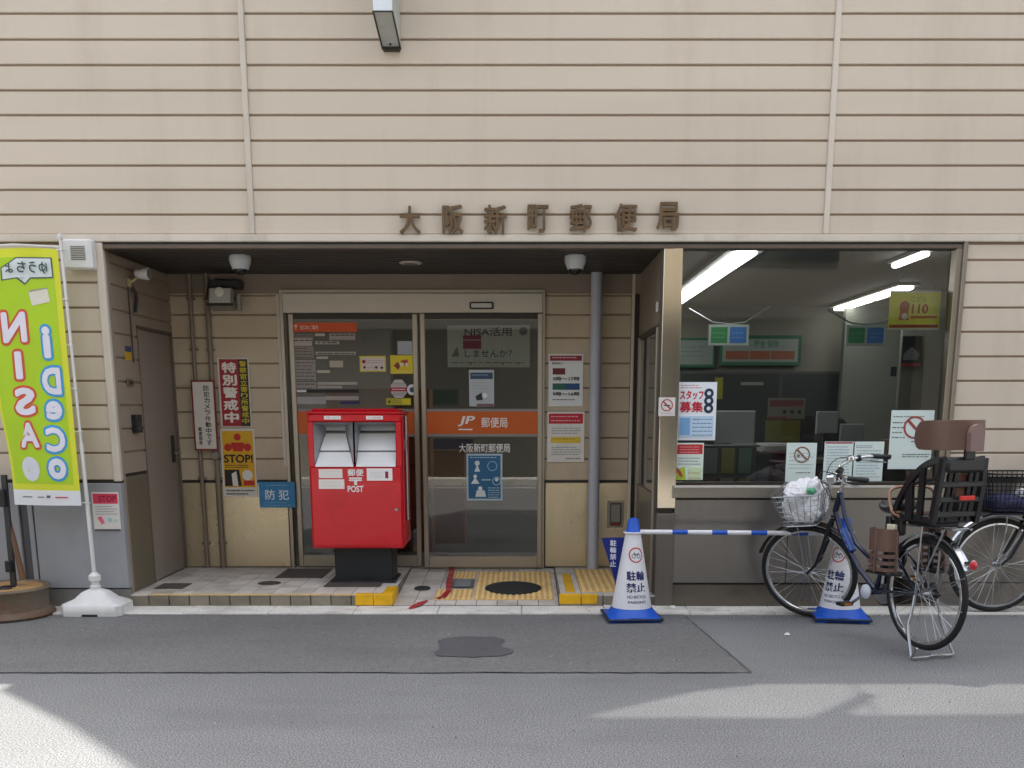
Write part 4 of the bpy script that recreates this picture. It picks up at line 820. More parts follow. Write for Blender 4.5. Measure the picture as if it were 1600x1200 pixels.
mb = MB(); mb.tube([pole(.25), pole(1.2)], .014, WHITE, 12); mb.tube([pole(1.2), tuple(pole(tz))], .010, WHITE, 12); mb.lathe([(0, .03), (.015, .025), (.018, 0), (.012, -.01)], WHITE, tuple(pole(tz)), n=12)
ht = pole(tz-.055); mb.build('pole', FL)
lx = P(-16, 392, 6.95)[0]
mb = MB(); mb.tube([tuple(ht), (ht.x-.32, ht.y, ht.z+.015), (ht.x-.62, ht.y-.01, ht.z-.01)], .007, WHITE, 8); mb.build('cross_bar', FL)
# cloth
za, zc_ = P(60, 390, 6.95)[1], P(80, 790, 6.95)[1]
FY = 6.955; FW = P(100, 600, 6.95)[0]-P(-12, 600, 6.95)[0]
FH = za-zc_
def cloth(u, v, dy=0.0):       # u 0 at pole side(right)..1 left ; v 0 top..1 bottom
    z = za-v*FH; p = pole(max(z, .25)); bow = .02*math.sin(v*math.pi)
    x = p.x-.022-u*(FW+.01*math.sin(v*5)) 
    z2 = z+.02*math.sin(u*2.6)*(1-v) - .025*u*u*(1-v) + (.012*u*math.sin(v*9))
    y = FY-.01+.035*math.sin(u*4.2+v*3.1)*u + .012*math.sin(v*11+u*5)*u+dy
    return (x, y, z2)
def cgrid(u0, v0, u1, v1, m, dy, mb, n=14, k=28):
    vs = [cloth(u0+(u1-u0)*i/n, v0+(v1-v0)*j/k, dy) for j in range(k+1) for i in range(n+1)]
    mb.add(vs, [(j*(n+1)+i, j*(n+1)+i+1, (j+1)*(n+1)+i+1, (j+1)*(n+1)+i) for j in range(k) for i in range(n)], m, True)
LIME = mat('flag_lime', '#b2d52a', .75, var=.06, scale=3); LEM = mat('flag_lemon', '#dbe03a', .75, var=.05)
mb = MB(); mb.flat = True
cgrid(0, 0, 1, .94, LEM, 0, mb); cgrid(.0, .94, 1, 1.0, mat('flag_white', '#e4e6e8', .75, var=.03), 0, mb, k=3)
cgrid(.085, .035, .955, .915, LIME, -.0012, mb)
FLAG = mb
def ctext(t, u0, v0, u1, v1, m, bold, dy):
    vs, fs = glyphs(t, 0, 0); V = []; Fc = []
    for q in range(17 if bold > 0 else 1):
        a_ = 2*math.pi*q/16; rr = bold if q < 16 else 0
        if bold == 0: rr = 0
        o_ = len(V); V += [(v[0]+rr*math.cos(a_), v[1]+rr*math.sin(a_), q) for v in vs]; Fc += [tuple(o_+i for i in f) for f in fs]
    vs, fs = V, Fc
    ax = min(v[0] for v in vs); bx2 = max(v[0] for v in vs); az = min(v[1] for v in vs); bz2 = max(v[1] for v in vs)
    out = [cloth(u0+(u1-u0)*(v[0]-ax)/(bx2-ax), v1+(v0-v1)*(v[1]-az)/(bz2-az), dy-.00004*v[2]) for v in vs]
    FLAG.add(out, fs, m)
def cpoly(pts, m, dy):
    FLAG.add([cloth(u, v, dy) for u, v in pts], [tuple(range(len(pts)))], m)
def cell(px0, py0, px1, py1):  # pixel box on the cloth -> u,v (mirrored writing: u grows to the left, so text runs right to left)
    v0 = (py0-390)/400; v1 = (py1-390)/400; xr = lambda py: 86+(py-390)*.098
    m_ = (py0+py1)/2; return (xr(m_)-px1)/112, v0, (xr(m_)-px0)/112, v1
RIM = {0: C('#d4583a'), 1: C('#3f9fd8')}; WT = C('#e8e6f0')
for k_, (ch, q) in enumerate([(c, q) for c, q in (('N', (5, 487, 40, 532)), ('I', (24, 545, 34, 587)), ('S', (24, 600, 53, 644)), ('A', (30, 656, 59, 697)))]):
    u0, v0, u1, v1 = cell(*q); e = .030; ev = .010
    ctext(ch, u0-e, v0-ev, u1+e, v1+ev, RIM[0], .10, -.0028); ctext(ch, u0, v0, u1, v1, WT, .045, -.0055)
for ch, q in (('i', (64, 508, 76, 556)), ('D', (63, 570, 92, 612)), ('e', (69, 622, 94, 652)), ('C', (70, 664, 99, 704)), ('o', (74, 714, 101, 748))):
    u0, v0, u1, v1 = cell(*q); e = .030; ev = .010
    ctext(ch, u0-e, v0-ev, u1+e, v1+ev, RIM[1], .10, -.0028); ctext(ch, u0, v0, u1, v1, WT, .045, -.0055)
def ov(px0, py0, px1, py1, m, dy, k=20, wob=0):
    u0, v0, u1, v1 = cell(px0, py0, px1, py1); cpoly([((u0+u1)/2+(u1-u0)/2*math.cos(R(a*360/k)), (v0+v1)/2+(v1-v0)/2*math.sin(R(a*360/k))) for a in range(k)], m, dy)
def pol(pts, m, dy): cpoly([cell(x, y, x, y)[:2] for x, y in pts], m, dy)
pol([(2, 420), (22, 404), (77, 403), (80, 434), (45, 437), (37, 447), (24, 437), (4, 440)], C('#56605a'), -.0026); pol([(4, 421), (23, 406), (75, 405), (78, 432), (44, 435), (37, 444), (26, 435), (6, 438)], C('#d9e2e2'), -.004)
u0, v0, u1, v1 = cell(10, 411, 72, 429); ctext('ゆうちょ', u0, v0, u1, v1, C('#3b5048'), .02, -.020)
u0, v0, u1, v1 = cell(30, 436, 38, 441); ctext('で', u0, v0, u1, v1, C('#3b5048'), .0, -.020)
# plain parcel picture and pale mark (generic)
pol([(42, 458), (70, 450), (75, 470), (48, 478)], C('#ddd8c8'), -.003); pol([(42, 458), (46, 454), (72, 449), (70, 451)], C('#a49c88'), -.004); 
ov(30, 712, 60, 752, C('#dfe2ea'), -.003)
pol([(28, 768+8), (66, 768+8), (66, 770+8), (28, 770+8)], C('#7a7e84'), -.003); pol([(84, 776), (104, 776), (104, 778), (84, 778)], C('#c8405a'), -.003); pol([(70, 774), (76, 774), (76, 778), (70, 778)], C('#60646c'), -.003)
FLAG.build('flag_cloth', FL)
for v in (.0, .185, .36, .53, .70, .99):
    mb = MB(); z = za-v*FH; p = pole(z); mb.tube([(p.x-.03, p.y-.006, z), (p.x+.012, p.y-.016, z-.004), (p.x+.016, p.y+.012, z-.004), (p.x-.03, p.y+.004, z)], .0045, WHITE, 6); mb.build('clip', FL)

# ---------------------------------------------------------------- round weight base with poles (left edge)
x, y = P(12, 930, 6.93)[0], 6.93
t = thing('weighted_stand', (x, y, 0), 'rusty round rubber tyre base holding a wooden stick and a steel post', 'stand')
mb = MB(); mb.lathe([(.0, .19), (.24, .20), (.27, .215), (.285, .20), (.27, .175), (.262, .12), (.268, .06), (.295, .04), (.305, .02), (.29, 0), (0, 0)], RUST, (x, y, 0), n=40); mb.build('round_base', t)
mb = MB(); mb.lathe([(.06, .205), (.23, .208), (.235, .2)], mat('plywood_worn', '#b08a58', .7, var=.25, scale=7, dirt='#7c3a22', dirt_amt=.8, dirt_scale=(7, 7, 7)), (x, y, 0), n=30); mb.build('top_board', t)
mb = MB(); px_ = P(30, 850, 6.98)[0]; mb.lathe([(0, .212), (.05, .212), (.055, .205)], BLACK, (x+.02, y-.08, 0), n=18); mb.build('hole_plug', t)
mb = MB(); xa, za_ = P(6, 742, 7.02); xb, _ = P(20, 900, 6.98); mb.box(-.018, .018, -.012, .012, 0, 1, mat('post_dark', '#3b3a3a', .5, .3), M=Matrix(((1, 0, xa-xb, xb), (0, 1, .04, 6.98), (0, 0, za_-.2, .2), (0, 0, 0, 1)))); xc, zc2 = P(4, 778, 7.0); mb.box(xc-.02, xc+.03, 6.96, 6.99, zc2-.06, zc2+.06, BLACK, .004); xc, zc2 = P(14, 885, 6.96); mb.box(xc-.02, xc+.02, 6.94, 6.97, zc2-.04, zc2+.04, BLACK, .004); mb.build('steel_post', t)
mb = MB(); p0 = P(9, 790, 7.04); p1 = P(36, 905, 6.95); mb.tube([(p0[0], 7.04, p0[1]), (p1[0], 6.95, p1[1])], [.012, .024], WOOD, 8); mb.build('wooden_stick', t)
mb = MB(); xa, za_ = P(-6, 748, 7.04); mb.box(-4.3, P(7, 750, 7.04)[0], 7.02, 7.05, P(0, 764, 7.04)[1], P(0, 745, 7.04)[1], C('#a8a49c'), .004); mb.build('sign_edge', t)

# ---------------------------------------------------------------- traffic cones with bar
def cone(px, label, rot):
    x, y = P(px, 930, 6.82)[0], 6.82
    t = thing('traffic_cone', (x, y, 0), label, 'traffic cone', 'white and blue cones joined by a striped bar')
    zt_ = .70; zc1 = .085
    mb = MB(); mb.lathe([(.138, zc1), (.052, .60)], CONEW, (x, y, 0), n=40); mb.build('cone_body', t)
    mb = MB(); mb.lathe([(.052, .600), (.050, .602), (.036, .685), (.030, .70), (.015, .703), (0, .70)], BLUEP, (x, y, 0), n=32); mb.build('cone_tip', t)
    mb = MB(); mb.lathe([(.139, zc1+.004), (.152, .07), (.175, .045), (.18, .038)], BLUEP, (x, y, 0), n=40)
    c_, s_ = math.cos(rot), math.sin(rot); M_ = Matrix.Translation((x, y, 0)) @ Matrix.Rotation(rot, 4, 'Z')
    mb.box(-.185, .185, -.185, .185, .008, .038, BLUEP, .012, M=M_); mb.box(-.193, .193, -.193, .193, .02, .034, mat('cone_base_navy', '#18233a', .6), .006, M=M_)
    for a in (-1, 1):
        for b in (-1, 1): mb.box(a*.14-.03, a*.14+.03, b*.14-.03, b*.14+.03, 0, .01, BLUEP, M=M_)
    mb.build('cone_base', t)
    # wrapped lettering
    mb = MB(); mb.flat = True
    def wrap(t_, ang0, ang1, z0, z1, m, bold, vs=None, fs=None):
        if vs is None:
            g_, f_ = glyphs(t_, 0, 0); vs = []; fs = []
            for q, (ox, oz) in enumerate(((0, 0), (bold, 0), (-bold, 0), (0, bold), (0, -bold))):
                o_ = len(vs); vs += [(v[0]+ox, v[1]+oz, q) for v in g_]; fs += [tuple(o_+i for i in f) for f in f_]
        ax = min(v[0] for v in vs); bx2 = max(v[0] for v in vs); az = min(v[1] for v in vs); bz2 = max(v[1] for v in vs); out = []
        for v in vs:
            z = z0+(v[1]-az)/(bz2-az)*(z1-z0); rr = .138+(.052-.138)*(z-zc1)/(.60-zc1)+.0012+(.00005*v[2] if len(v) > 2 else 0); sx = (ang0+(ang1-ang0)*(v[0]-ax)/(bx2-ax)) ; a = sx/rr + face
            out.append((x+rr*math.sin(a), y-rr*math.cos(a), z))
        mb.add(out, fs, m)
    face = rot*.0 + (R(12) if px < 1200 else R(-42)); nb = C('#1c2c66')
    wrap('駐輪', -.082+.01, .052+.01, .285, .35, nb, .03); wrap('禁止', -.085+.01, .055+.01, .205, .27, nb, .03)
    wrap('NO BICYCLE', -.07, .07, .165, .185, nb, .01); wrap('PARKING', -.065, .065, .13, .148, nb, .01)
    k = 40; ro, ri = .052, .043
    rv = [(ro*math.cos(2*math.pi*i/k), ro*math.sin(2*math.pi*i/k)) for i in range(k)] + [(ri*math.cos(2*math.pi*i/k), ri*math.sin(2*math.pi*i/k)) for i in range(k)]
    wrap('', -.052, .052, .405, .509, C('#c83c40'), 0, rv, [(i, (i+1) % k, k+(i+1) % k, k+i) for i in range(k)])
    wrap('', -.035, .035, .422, .492, C('#c83c40'), 0, [(-1, .94), (-.94, 1), (1, -.94), (.94, -1)], [(0, 1, 2, 3)])
    for cxb in (-.018, .018): wrap('', cxb-.014, cxb+.014, .435, .463, C('#5a4a5a'), 0, [(math.cos(2*math.pi*i/20)*(1 if j == 0 else .7), math.sin(2*math.pi*i/20)*(1 if j == 0 else .7)) for j in (0, 1) for i in range(20)], [(i, (i+1) % 20, 20+(i+1) % 20, 20+i) for i in range(20)])
    wrap('', -.018, .02, .455, .475, C('#5a4a5a'), 0, [(-1, .3), (-.9, 1), (1, .5), (1, -.1), (.0, -1)], [(0, 1, 2, 3, 4)])
    mb.build('lettering', t)
    return x, y
c1 = cone(987, 'cone at the left end of the bar, standing free before the right step', R(4)); c2 = cone(1313, 'cone at the right end of the bar, behind the front wheel of the bicycle', R(-8))
t = thing('cone_bar', ((c1[0]+c2[0])/2, 6.82, .585), 'blue and white striped bar linking the two cones', 'barrier bar')
mb = MB(); a, b = c1[0]+.05, c2[0]-.05; n = 19; x = a; k = 0
marks = [P(p, 838, 6.82)[0] for p in (1000, 1050, 1074, 1112, 1136, 1173, 1198, 1236, 1262, 1286, 1300)]
for i in range(len(marks)-1):
    mb.tube([(marks[i], 6.82, .607-.004*i*.3), (marks[i+1], 6.82, .607-.004*(i+1)*.3)], .016, CONEW if i % 2 == 0 else BLUEP, 14)
mb.build('bar', t); mb = MB()
for c_ in (c1, c2): mb = MB(); mb.tube([(c_[0]+.062*math.cos(R(a_)), c_[1]+.062*math.sin(R(a_)), .605) for a_ in range(0, 360, 20)], .006, CONEW, 6, True); mb.build('end_ring', t)

# navy wedge sign behind the cone
t0 = P(940, 841, 7.12); t1 = P(985, 840, 7.12); t2 = P(963, 908, 7.12); t3 = P(985, 908, 7.12)
mb = MB(); mb.prism([t0, t1, (t1[0]+.02, .12), (t2[0]-.005, .12), (t2[0]-.01, t2[1])], 7.11, 7.15, mat('sign_navy', '#15277c', .4, var=.04))
xa, xb, za_, zb_ = rect(953, 843, 963, 886, 7.108); mb.text('駐輪禁止', xa, xb, za_, zb_, 7.108, C('#e6e8f2'), .03, vertical=True)
tag(mb.build('wedge_sign'), 'navy wedge shaped sign with white writing half hidden by the left cone', 'sign')
# litter
x, y = G(1229, 993); mb = MB(); mb.add([(x-.02, y-.012, .006), (x+.018, y-.014, .006), (x+.022, y+.01, .014), (x-.01, y+.016, .008), (x, y, .022)], [(0, 1, 4), (1, 2, 4), (2, 3, 4), (3, 0, 4), (0, 3, 2, 1)], WPAP); tag(mb.build('paper_scrap'), 'tiny crumpled white paper scrap on the asphalt left of the bicycle', 'litter')

# ---------------------------------------------------------------- bicycles
def circ(r, n, c=(0, 0, 0), a0=0, a1=360, y=0):
    return [(c[0]+r*math.cos(R(a0+(a1-a0)*i/n)), y, c[2]+r*math.sin(R(a0+(a1-a0)*i/n))) for i in range(n+(0 if a1-a0 == 360 else 1))]
def wheel(root, c, M, nm='wheel'):
    mb = MB(M)
    rimp = [(-.014, .0), (-.014, .012), (-.006, .017), (.006, .017), (.014, .012), (.014, 0), (.010, -.004), (-.010, -.004)]
    mb.sweep(circ(.300, 48, c), rimp, CHROME, True)
    mb.lathe([(0, -.035), (.017, -.035), (.02, -.025), (.012, -.02), (.012, .02), (.02, .025), (.017, .035), (0, .035)], SILV, c, 'Y', 14)
    mb.tube([(c[0], -.07, c[2]), (c[0], .07, c[2])], .006, SILV, 8)
    wl = mb.build(nm, root)
    mb = MB(M)
    for i in range(32):
        a = 360*i/32; s_ = 1 if i % 2 else -1; b = a+(38 if (i//2) % 2 else -38)
        mb.tube([(c[0]+.018*math.cos(R(b)), s_*.026, c[2]+.018*math.sin(R(b))), (c[0]+.298*math.cos(R(a)), s_*.004, c[2]+.298*math.sin(R(a)))], .0009, CHROME, 4, cap=False)
    mb.build('spokes', wl)
    mb = MB(M); mb.tube(circ(.3165, 48, c), .0185, RUB, 10, True); mb.build('tyre', wl)
    return wl
def fender(root, c, a0, a1, M, m, r=.352):
    mb = MB(M); w_ = .026; prof = [(-w_, -.014), (-w_*.7, 0), (0, .006), (w_*.7, 0), (w_, -.014), (w_*.65, -.003), (0, .003), (-w_*.65, -.003)]
    mb.sweep(circ(r, 30, c, a0, a1), prof, m); return mb.build('mudguard', root)
def bicycle(loc, head, lift, steer, label, kid, bm):
    t = thing('bicycle', loc, label, 'bicycle', 'city bicycles parked against the office wall', local=True)
    t.rotation_euler = (0, lift/1.12, R(head)); t.location.z += lift
    I = Matrix(); RC = (0, 0, .335); FC = (1.12, 0, .335)
    sa = Vector((-.36, 0, .93)).normalized(); sp = Vector((.85, 0, .87))
    S = Matrix.Translation(sp) @ Matrix.Rotation(R(steer), 4, sa) @ Matrix.Translation(-sp)
    wheel(t, RC, I); wheel(t, FC, S)
    fender(t, RC, 2, 150, I, CHROME); mbf = fender(t, FC, 25, 140, S, DARKM if kid else CHROME, .350)
    fm_ = bm
    mb = MB(); BB = (.44, 0, .29); hl = (.893, 0, .76); hu = (.845, 0, .885)
    mb.tube([hl, hu], .021, fm_, 12)
    mb.tube([hl, (.80, 0, .60), (.62, 0, .41), BB], .0175, fm_, 12)
    mb.tube([hu, (.79, 0, .735), (.66, 0, .565), (.50, 0, .48), (.375, 0, .475)], .0145, fm_, 12)
    mb.tube([BB, (.325, 0, .66)], .016, fm_, 12); mb.lathe([(.0, -.035), (.024, -.035), (.024, .035), (0, .035)], fm_, BB, 'Y', 16)
    for s_ in (-1, 1):
        mb.tube([(.42, s_*.03, .29), (.30, s_*.05, .31), (0, s_*.062, .335)], .009, fm_, 8); mb.tube([(.335, s_*.02, .63), (.2, s_*.05, .53), (0, s_*.062, .335)], .008, fm_, 8)
    mb.build('frame', t)
    if kid:
        mb = MB(); q0 = Vector((.80, .018, .64)); q1 = Vector((.70, .018, .52)); d = (q1-q0)
        for k_ in range(3): a = q0+d*(k_*.36); mb.tube([tuple(a), tuple(a+d*.14)], .006, C('#cfd8ee'), 6)
        mb.tube([(.80, .0, .645), (.69, .0, .515)], .024, mat('frame_blue', '#274f9c', .3, coat=.3), 12); mb.build('frame_decal', t)
    mb = MB(S); 
    mb.tube([(.905, 0, .73), (.918, 0, .695)], .018, DARKM, 10)
    for s_ in (-1, 1): mb.tube([(.915, s_*.0, .705), (.925, s_*.045, .69), (.985, s_*.055, .53), (1.05, s_*.055, .40), (1.12, s_*.055, .335)], [.012, .012, .012, .010, .008], mat('fork_dark', '#22262e', .3, .4), 10)
    mb.build('fork', t)
    mb = MB(S); mb.tube([(.843, 0, .89), (.81, 0, .98)], .012, CHROME, 10); mb.tube([(.81, 0, .975), (.835, 0, 1.005)], .016, CHROME, 10)
    bar = [(.60, .28, 1.03), (.70, .27, 1.045), (.80, .20, 1.06), (.86, .10, 1.045), (.845, 0, 1.01), (.86, -.10, 1.045), (.80, -.20, 1.06), (.70, -.27, 1.045), (.60, -.28, 1.03)]
    def smooth(p, it=2):
        p = [Vector(q) for q in p]
        for _ in range(it):
            o = [p[0]]
            for a, b in zip(p, p[1:]): o += [a.lerp(b, .25), a.lerp(b, .75)]
            o.append(p[-1]); p = o
        return [tuple(q) for q in p]
    mb.tube(smooth(bar), .0112, CHROME, 10); hb_ = mb.build('handlebar', t)
    for s_ in (-1, 1):
        mb = MB(S); mb.tube([(.58, s_*.282, 1.027), (.59, s_*.281, 1.03), (.70, s_*.27, 1.045), (.705, s_*.269, 1.046)], [.014, .017, .015, .018], BLACK, 12); mb.build('grip', hb_)
        mb = MB(S); mb.tube(smooth([(.78, s_*.225, 1.05), (.76, s_*.26, 1.025), (.70, s_*.285, 1.01), (.62, s_*.30, .99)]), .0055, SILV, 6); mb.box(.755, .79, s_*.205, s_*.235, 1.03, 1.07, BLACK, .006); mb.build('brake_lever', hb_)
    mb = MB(S); mb.lathe([(0, .03), (.018, .026), (.026, .01), (.026, 0), (0, 0)], CHROME, (.80, -.14, 1.065), n=16); mb.build('bell', hb_)
    if kid:
        mb = MB(S); mb.tube([(.80, .16, 1.055), (.80, .10, 1.06)], .022, BLACK, 12); mb.build('gear_shifter', hb_); mb = MB(S); mb.box(.86, .93, -.03, .03, .95, 1.01, CHROME, .012); mb.build('basket_bracket', t)
    mb = MB(S)
    for s_ in (-1, 1): mb.tube(smooth([(.75, s_*.22, 1.04), (.90, s_*.17, 1.09), (.96, s_*.06, 1.0), (.90, 0, .82)]), .0028, BLACK, 5)
    mb.build('cable', t)
    # basket
    wm_ = SILV if kid else mat('basket_black', '#1d1e20', .4, .4); bxc = 1.10 if kid else 1.085; zb_, zt_ = (.705, .925) if kid else (.71, .985)
    mb = MB(S); rw = .0023 if kid else .003
    def ring(z):
        f = (z-zb_)/(zt_-zb_); hx = .115+.055*f; hy = .135+.05*f; r_ = .04
        if not kid: hx += .03; hy += .02
        pts = []
        for (sx, sy, a0) in ((1, 1, 0), (-1, 1, 90), (-1, -1, 180), (1, -1, 270)):
            for k_ in range(4): a = R(a0+30*k_); pts.append((bxc+sx*(hx-r_)+r_*math.cos(a), sy*(hy-r_)+r_*math.sin(a), z))
        return pts
    nr = 7 if kid else 11
    for i in range(nr): mb.tube(ring(zb_+(zt_-zb_)*i/(nr-1)), rw*(2.0 if i in (0, nr-1) else 1), wm_, 5, True)
    lo, hi = ring(zb_), ring(zt_)
    m_ = 26 if kid else 44
    def alongring(r_, u):
        L_ = [(Vector(b)-Vector(a)).length for a, b in zip(r_, r_[1:]+r_[:1])]; s_ = u*sum(L_)
        for a, b, l in zip(r_, r_[1:]+r_[:1], L_):
            if s_ <= l: return Vector(a).lerp(Vector(b), s_/l)
            s_ -= l
        return Vector(r_[0])
    for i in range(m_): mb.tube([tuple(alongring(lo, i/m_)), tuple(alongring(hi, i/m_))], rw, wm_, 4, cap=False)
    hx = .115+(0 if kid else .03); hy = .135+(0 if kid else .02)
    for i in range(9): y_ = -hy+2*hy*(i+.5)/9; mb.tube([(bxc-hx, y_, zb_), (bxc+hx, y_, zb_)], rw, wm_, 4)
    for i in range(5): x_ = bxc-hx+2*hx*(i+.5)/5; mb.tube([(x_, -hy, zb_), (x_, hy, zb_)], rw, wm_, 4)
    for s_ in (-1, 1): mb.tube([(1.12, s_*.066, .335), (bxc+.03, s_*.09, .70)], .0045, SILV, 6)
    mb.box(.90, bxc, -.02, .02, .715, .72, SILV); mb.build('front_basket', t)
    # saddle and post
    mb = MB(); mb.tube([(.325, 0, .66), (.296, 0, .79)], .013, CHROME, 10); mb.build('seat_post', t)
    mb = MB(); pr = []
    for k_ in range(13):
        u = k_/12; x_ = .155+.27*u; wd = (.105*(1-u)**.6+.022) if u < .98 else .016; wd = min(wd, .02+.6*math.sqrt(max(u, .001))*.25) ; pr.append((x_, wd, .835+.012*math.cos(u*5)))
    vs = []; fs = []
    for x_, wd, z_ in pr:
        for a in range(12): aa = 2*math.pi*a/12; vs.append((x_, wd*math.cos(aa), z_+(.024 if math.sin(aa) > 0 else .042)*math.sin(aa)))
    for i in range(12):
        for a in range(12): fs.append((i*12+a, i*12+(a+1) % 12, (i+1)*12+(a+1) % 12, (i+1)*12+a))
    fs += [tuple(range(12)), tuple(range(144, 156))]
    mb.add(vs, fs, BLACK, True); mb.build('saddle', t)
    # crank, pedals, chain case
    mb = MB(); mb.lathe([(0, .0), (.085, 0), (.088, .004), (.085, .008), (0, .008)], SILV, (.44, -.055, .29), 'Y', 28); mb.build('chainring', t)
    ca = R(-35)
    for s_ in (1, -1):
        c0, s0 = s_*math.cos(ca), s_*math.sin(ca); e = (.44+.165*c0, s_*.075, .29+.165*s0)
        mb = MB(); mb.tube([(.44, s_*.035, .29), (.44, s_*.06, .29), e], .0095, CHROME, 8)
        if s_ == 1 and kid: mb.lathe([(0, .0), (.034, -.004), (.046, -.014), (.046, -.022), (0, -.022)], C('#cdd7e6', .2), (.45, .088, .288), 'Y', 24)
        cr = mb.build('crank', t); mb = MB(); mb.box(e[0]-.035, e[0]+.035, e[1]+s_*.01, e[1]+s_*.10, e[2]-.012, e[2]+.012, BLACK, .006)
        mb.box(e[0]-.038, e[0]-.034, e[1]+s_*.03, e[1]+s_*.08, e[2]-.006, e[2]+.006, C('#d8801c')); mb.box(e[0]+.034, e[0]+.038, e[1]+s_*.03, e[1]+s_*.08, e[2]-.006, e[2]+.006, C('#d8801c')); mb.build('pedal', cr)
    mb = MB()
    mb.prism([(.44+.10*math.cos(R(a)), .29+.10*math.sin(R(a))) for a in range(-100, 100, 20)] + [(0, .385), (-.05, .335), (0, .285)], -.075, -.058, DARKM); mb.build('chain_case', t)
    # rack, stand, reflector, lock
    mb = MB()
    for s_ in (-1, 1):
        mb.tube([(.22, s_*.05, .715), (.16, s_*.065, .735), (-.26, s_*.065, .735), (-.29, s_*.03, .735)], .006, SILV, 8)
        mb.tube([(0, s_*.075, .335), (-.02, s_*.07, .735)], .005, SILV, 8); mb.tube([(0, s_*.075, .335), (-.20, s_*.07, .735)], .005, SILV, 8)
    for x_ in (-.24, -.15, -.06, .03, .12): mb.tube([(x_, -.065, .735), (x_, .065, .735)], .0045, SILV, 6)
    mb.build('rear_rack', t)
    mb = MB(); g0 = -lift if kid else 0.004
    for s_ in (-1, 1): mb.tube(smooth([(0, s_*.075, .33), (-.01, s_*.10, .22), (-.005, s_*.12, .15), (-.09, s_*.15, g0+.012)]), .0085, SILV, 8)
    mb.tube(smooth([(-.09, .15, g0+.010), (-.12, .06, g0+.016), (-.07, 0, g0+.010), (-.12, -.07, g0+.016), (-.09, -.15, g0+.010)]), .009, SILV, 8)
    mb.tube([(-.09, .15, g0+.012), (-.145, .165, g0+.075), (-.15, .165, g0+.08)], .007, SILV, 8); mb.build('kickstand', t)
    mb = MB(); rc = (-.345, 0, .545); mb.lathe([(0, -.045), (.016, -.045), (.018, -.01), (.028, 0), (.028, .012), (0, .016)], CHROME, (0, 0, 0), 'X', 20, M=Matrix.Translation(rc) @ Matrix.Rotation(R(180), 4, 'Z')); 
    rf = mb.build('reflector_holder', t); mb = MB(Matrix.Translation(rc) @ Matrix.Rotation(R(180), 4, 'Z')); mb.lathe([(.0, .03), (.016, .027), (.026, .016), (.026, .012)], mat('reflector_red', '#c0182a', .15, coat=.5), axis='X', n=20); mb.build('reflector', rf)
    mb = MB(); mb.tube([(0, .064, .335), (-.33, .03, .47)], .003, SILV, 6); mb.tube([(0, -.064, .335), (-.33, -.03, .47)], .003, SILV, 6); mb.tube([(0, .064, .335), (-.33, .03, .28)], .003, SILV, 6); mb.build('mudguard_stay', t)
    mb = MB(); mb.sweep(circ(.065, 20, (.262, 0, .52), -60, 240), [(-.008, -.012), (.008, -.012), (.008, .012), (-.008, .012)], BLACK); mb.box(.2, .26, .03, .075, .50, .57, BLACK, .01); mb.build('ring_lock', t)
    if kid:
        BK = mat('seat_black', '#141517', .38, var=.08)
        KM = Matrix(((.80, 0, 0, .005), (0, .90, 0, 0), (0, 0, .84, .765*.16), (0, 0, 0, 1)))
        mb = MB(KM)                                                # seat shell: floor, back slats, side frames
        zs = .765; mb.box(-.24, .14, -.16, .16, zs, zs+.035, BK, .015); mb.box(-.18, .10, -.10, .10, zs-.03, zs, BK, .01)
        for s_ in (-1, 1):
            mb.sweep(smooth([(.135, s_*.175, zs+.02), (.10, s_*.19, zs+.10), (.02, s_*.195, zs+.22), (-.10, s_*.19, zs+.345), (-.20, s_*.17, zs+.41), (-.30, s_*.145, zs+.425)]), [(-.014, -.020), (.014, -.020), (.014, .020), (-.014, .020)], BK)
            mb.sweep([(-.30, s_*.155, zs+.43), (-.275, s_*.165, zs+.22), (-.235, s_*.165, zs)], [(-.016, -.022), (.016, -.022), (.016, .022), (-.016, .022)], BK)
            mb.box(-.24, .13, s_*.155, s_*.185, zs, zs+.055, BK, .01)
            mb.sweep([(-.03, s_*.185, zs+.02), (-.03, s_*.192, zs+.27)], [(-.01, -.035), (.01, -.035), (.01, .035), (-.01, .035)], BK)
            mb.sweep([(-.13, s_*.18, zs+.02), (-.15, s_*.188, zs+.37)], [(-.01, -.025), (.01, -.025), (.01, .025), (-.01, .025)], BK)
            mb.tube([(-.26, s_*.17, zs+.30), (-.04, s_*.192, zs+.25)], .010, BK, 6)
        for y_ in (-.10, -.055, .055, .10): mb.sweep([(-.235, y_, zs+.01), (-.285, y_, zs+.22), (-.315, y_, zs+.42)], [(-.014, -.010), (.014, -.010), (.014, .010), (-.014, .010)], BK)
        mb.box(-.335, -.29, -.15, .15, zs+.335, zs+.44, BK, .02)
        for z_, x_ in ((zs+.26, -.29), (zs+.16, -.272), (zs+.06, -.25)): mb.box(x_-.012, x_+.012, -.16, .16, z_-.02, z_+.02, BK, .006)
        st_ = mb.build('child_seat', t)
        mb = MB(KM); mb.box(-.275, -.255, -.10, .10, zs+.17, zs+.33, mat('cushion_brown', '#5a3a2c', .8, var=.1), .02); mb.box(-.15, .11, -.13, .13, zs+.034, zs+.055, mat('cushion_brown', '#5a3a2c'), .015); mb.build('cushion', st_)
        mb = MB(KM); mb.box(-.325, -.312, -.085, .03, zs+.155, zs+.185, C('#d42a20'), .004); mb.build('belt', st_)
        mb = MB(KM)
        U = smooth([(.0, .16, 0), (-.16, .175, 0), (-.30, .15, 0), (-.365, .07, 0), (-.375, 0, 0), (-.365, -.07, 0), (-.30, -.15, 0), (-.16, -.175, 0), (.0, -.16, 0)], 2)
        vs = []; fs = []; n = len(U); zb3 = zs+.475; hh = .20
        cols = []
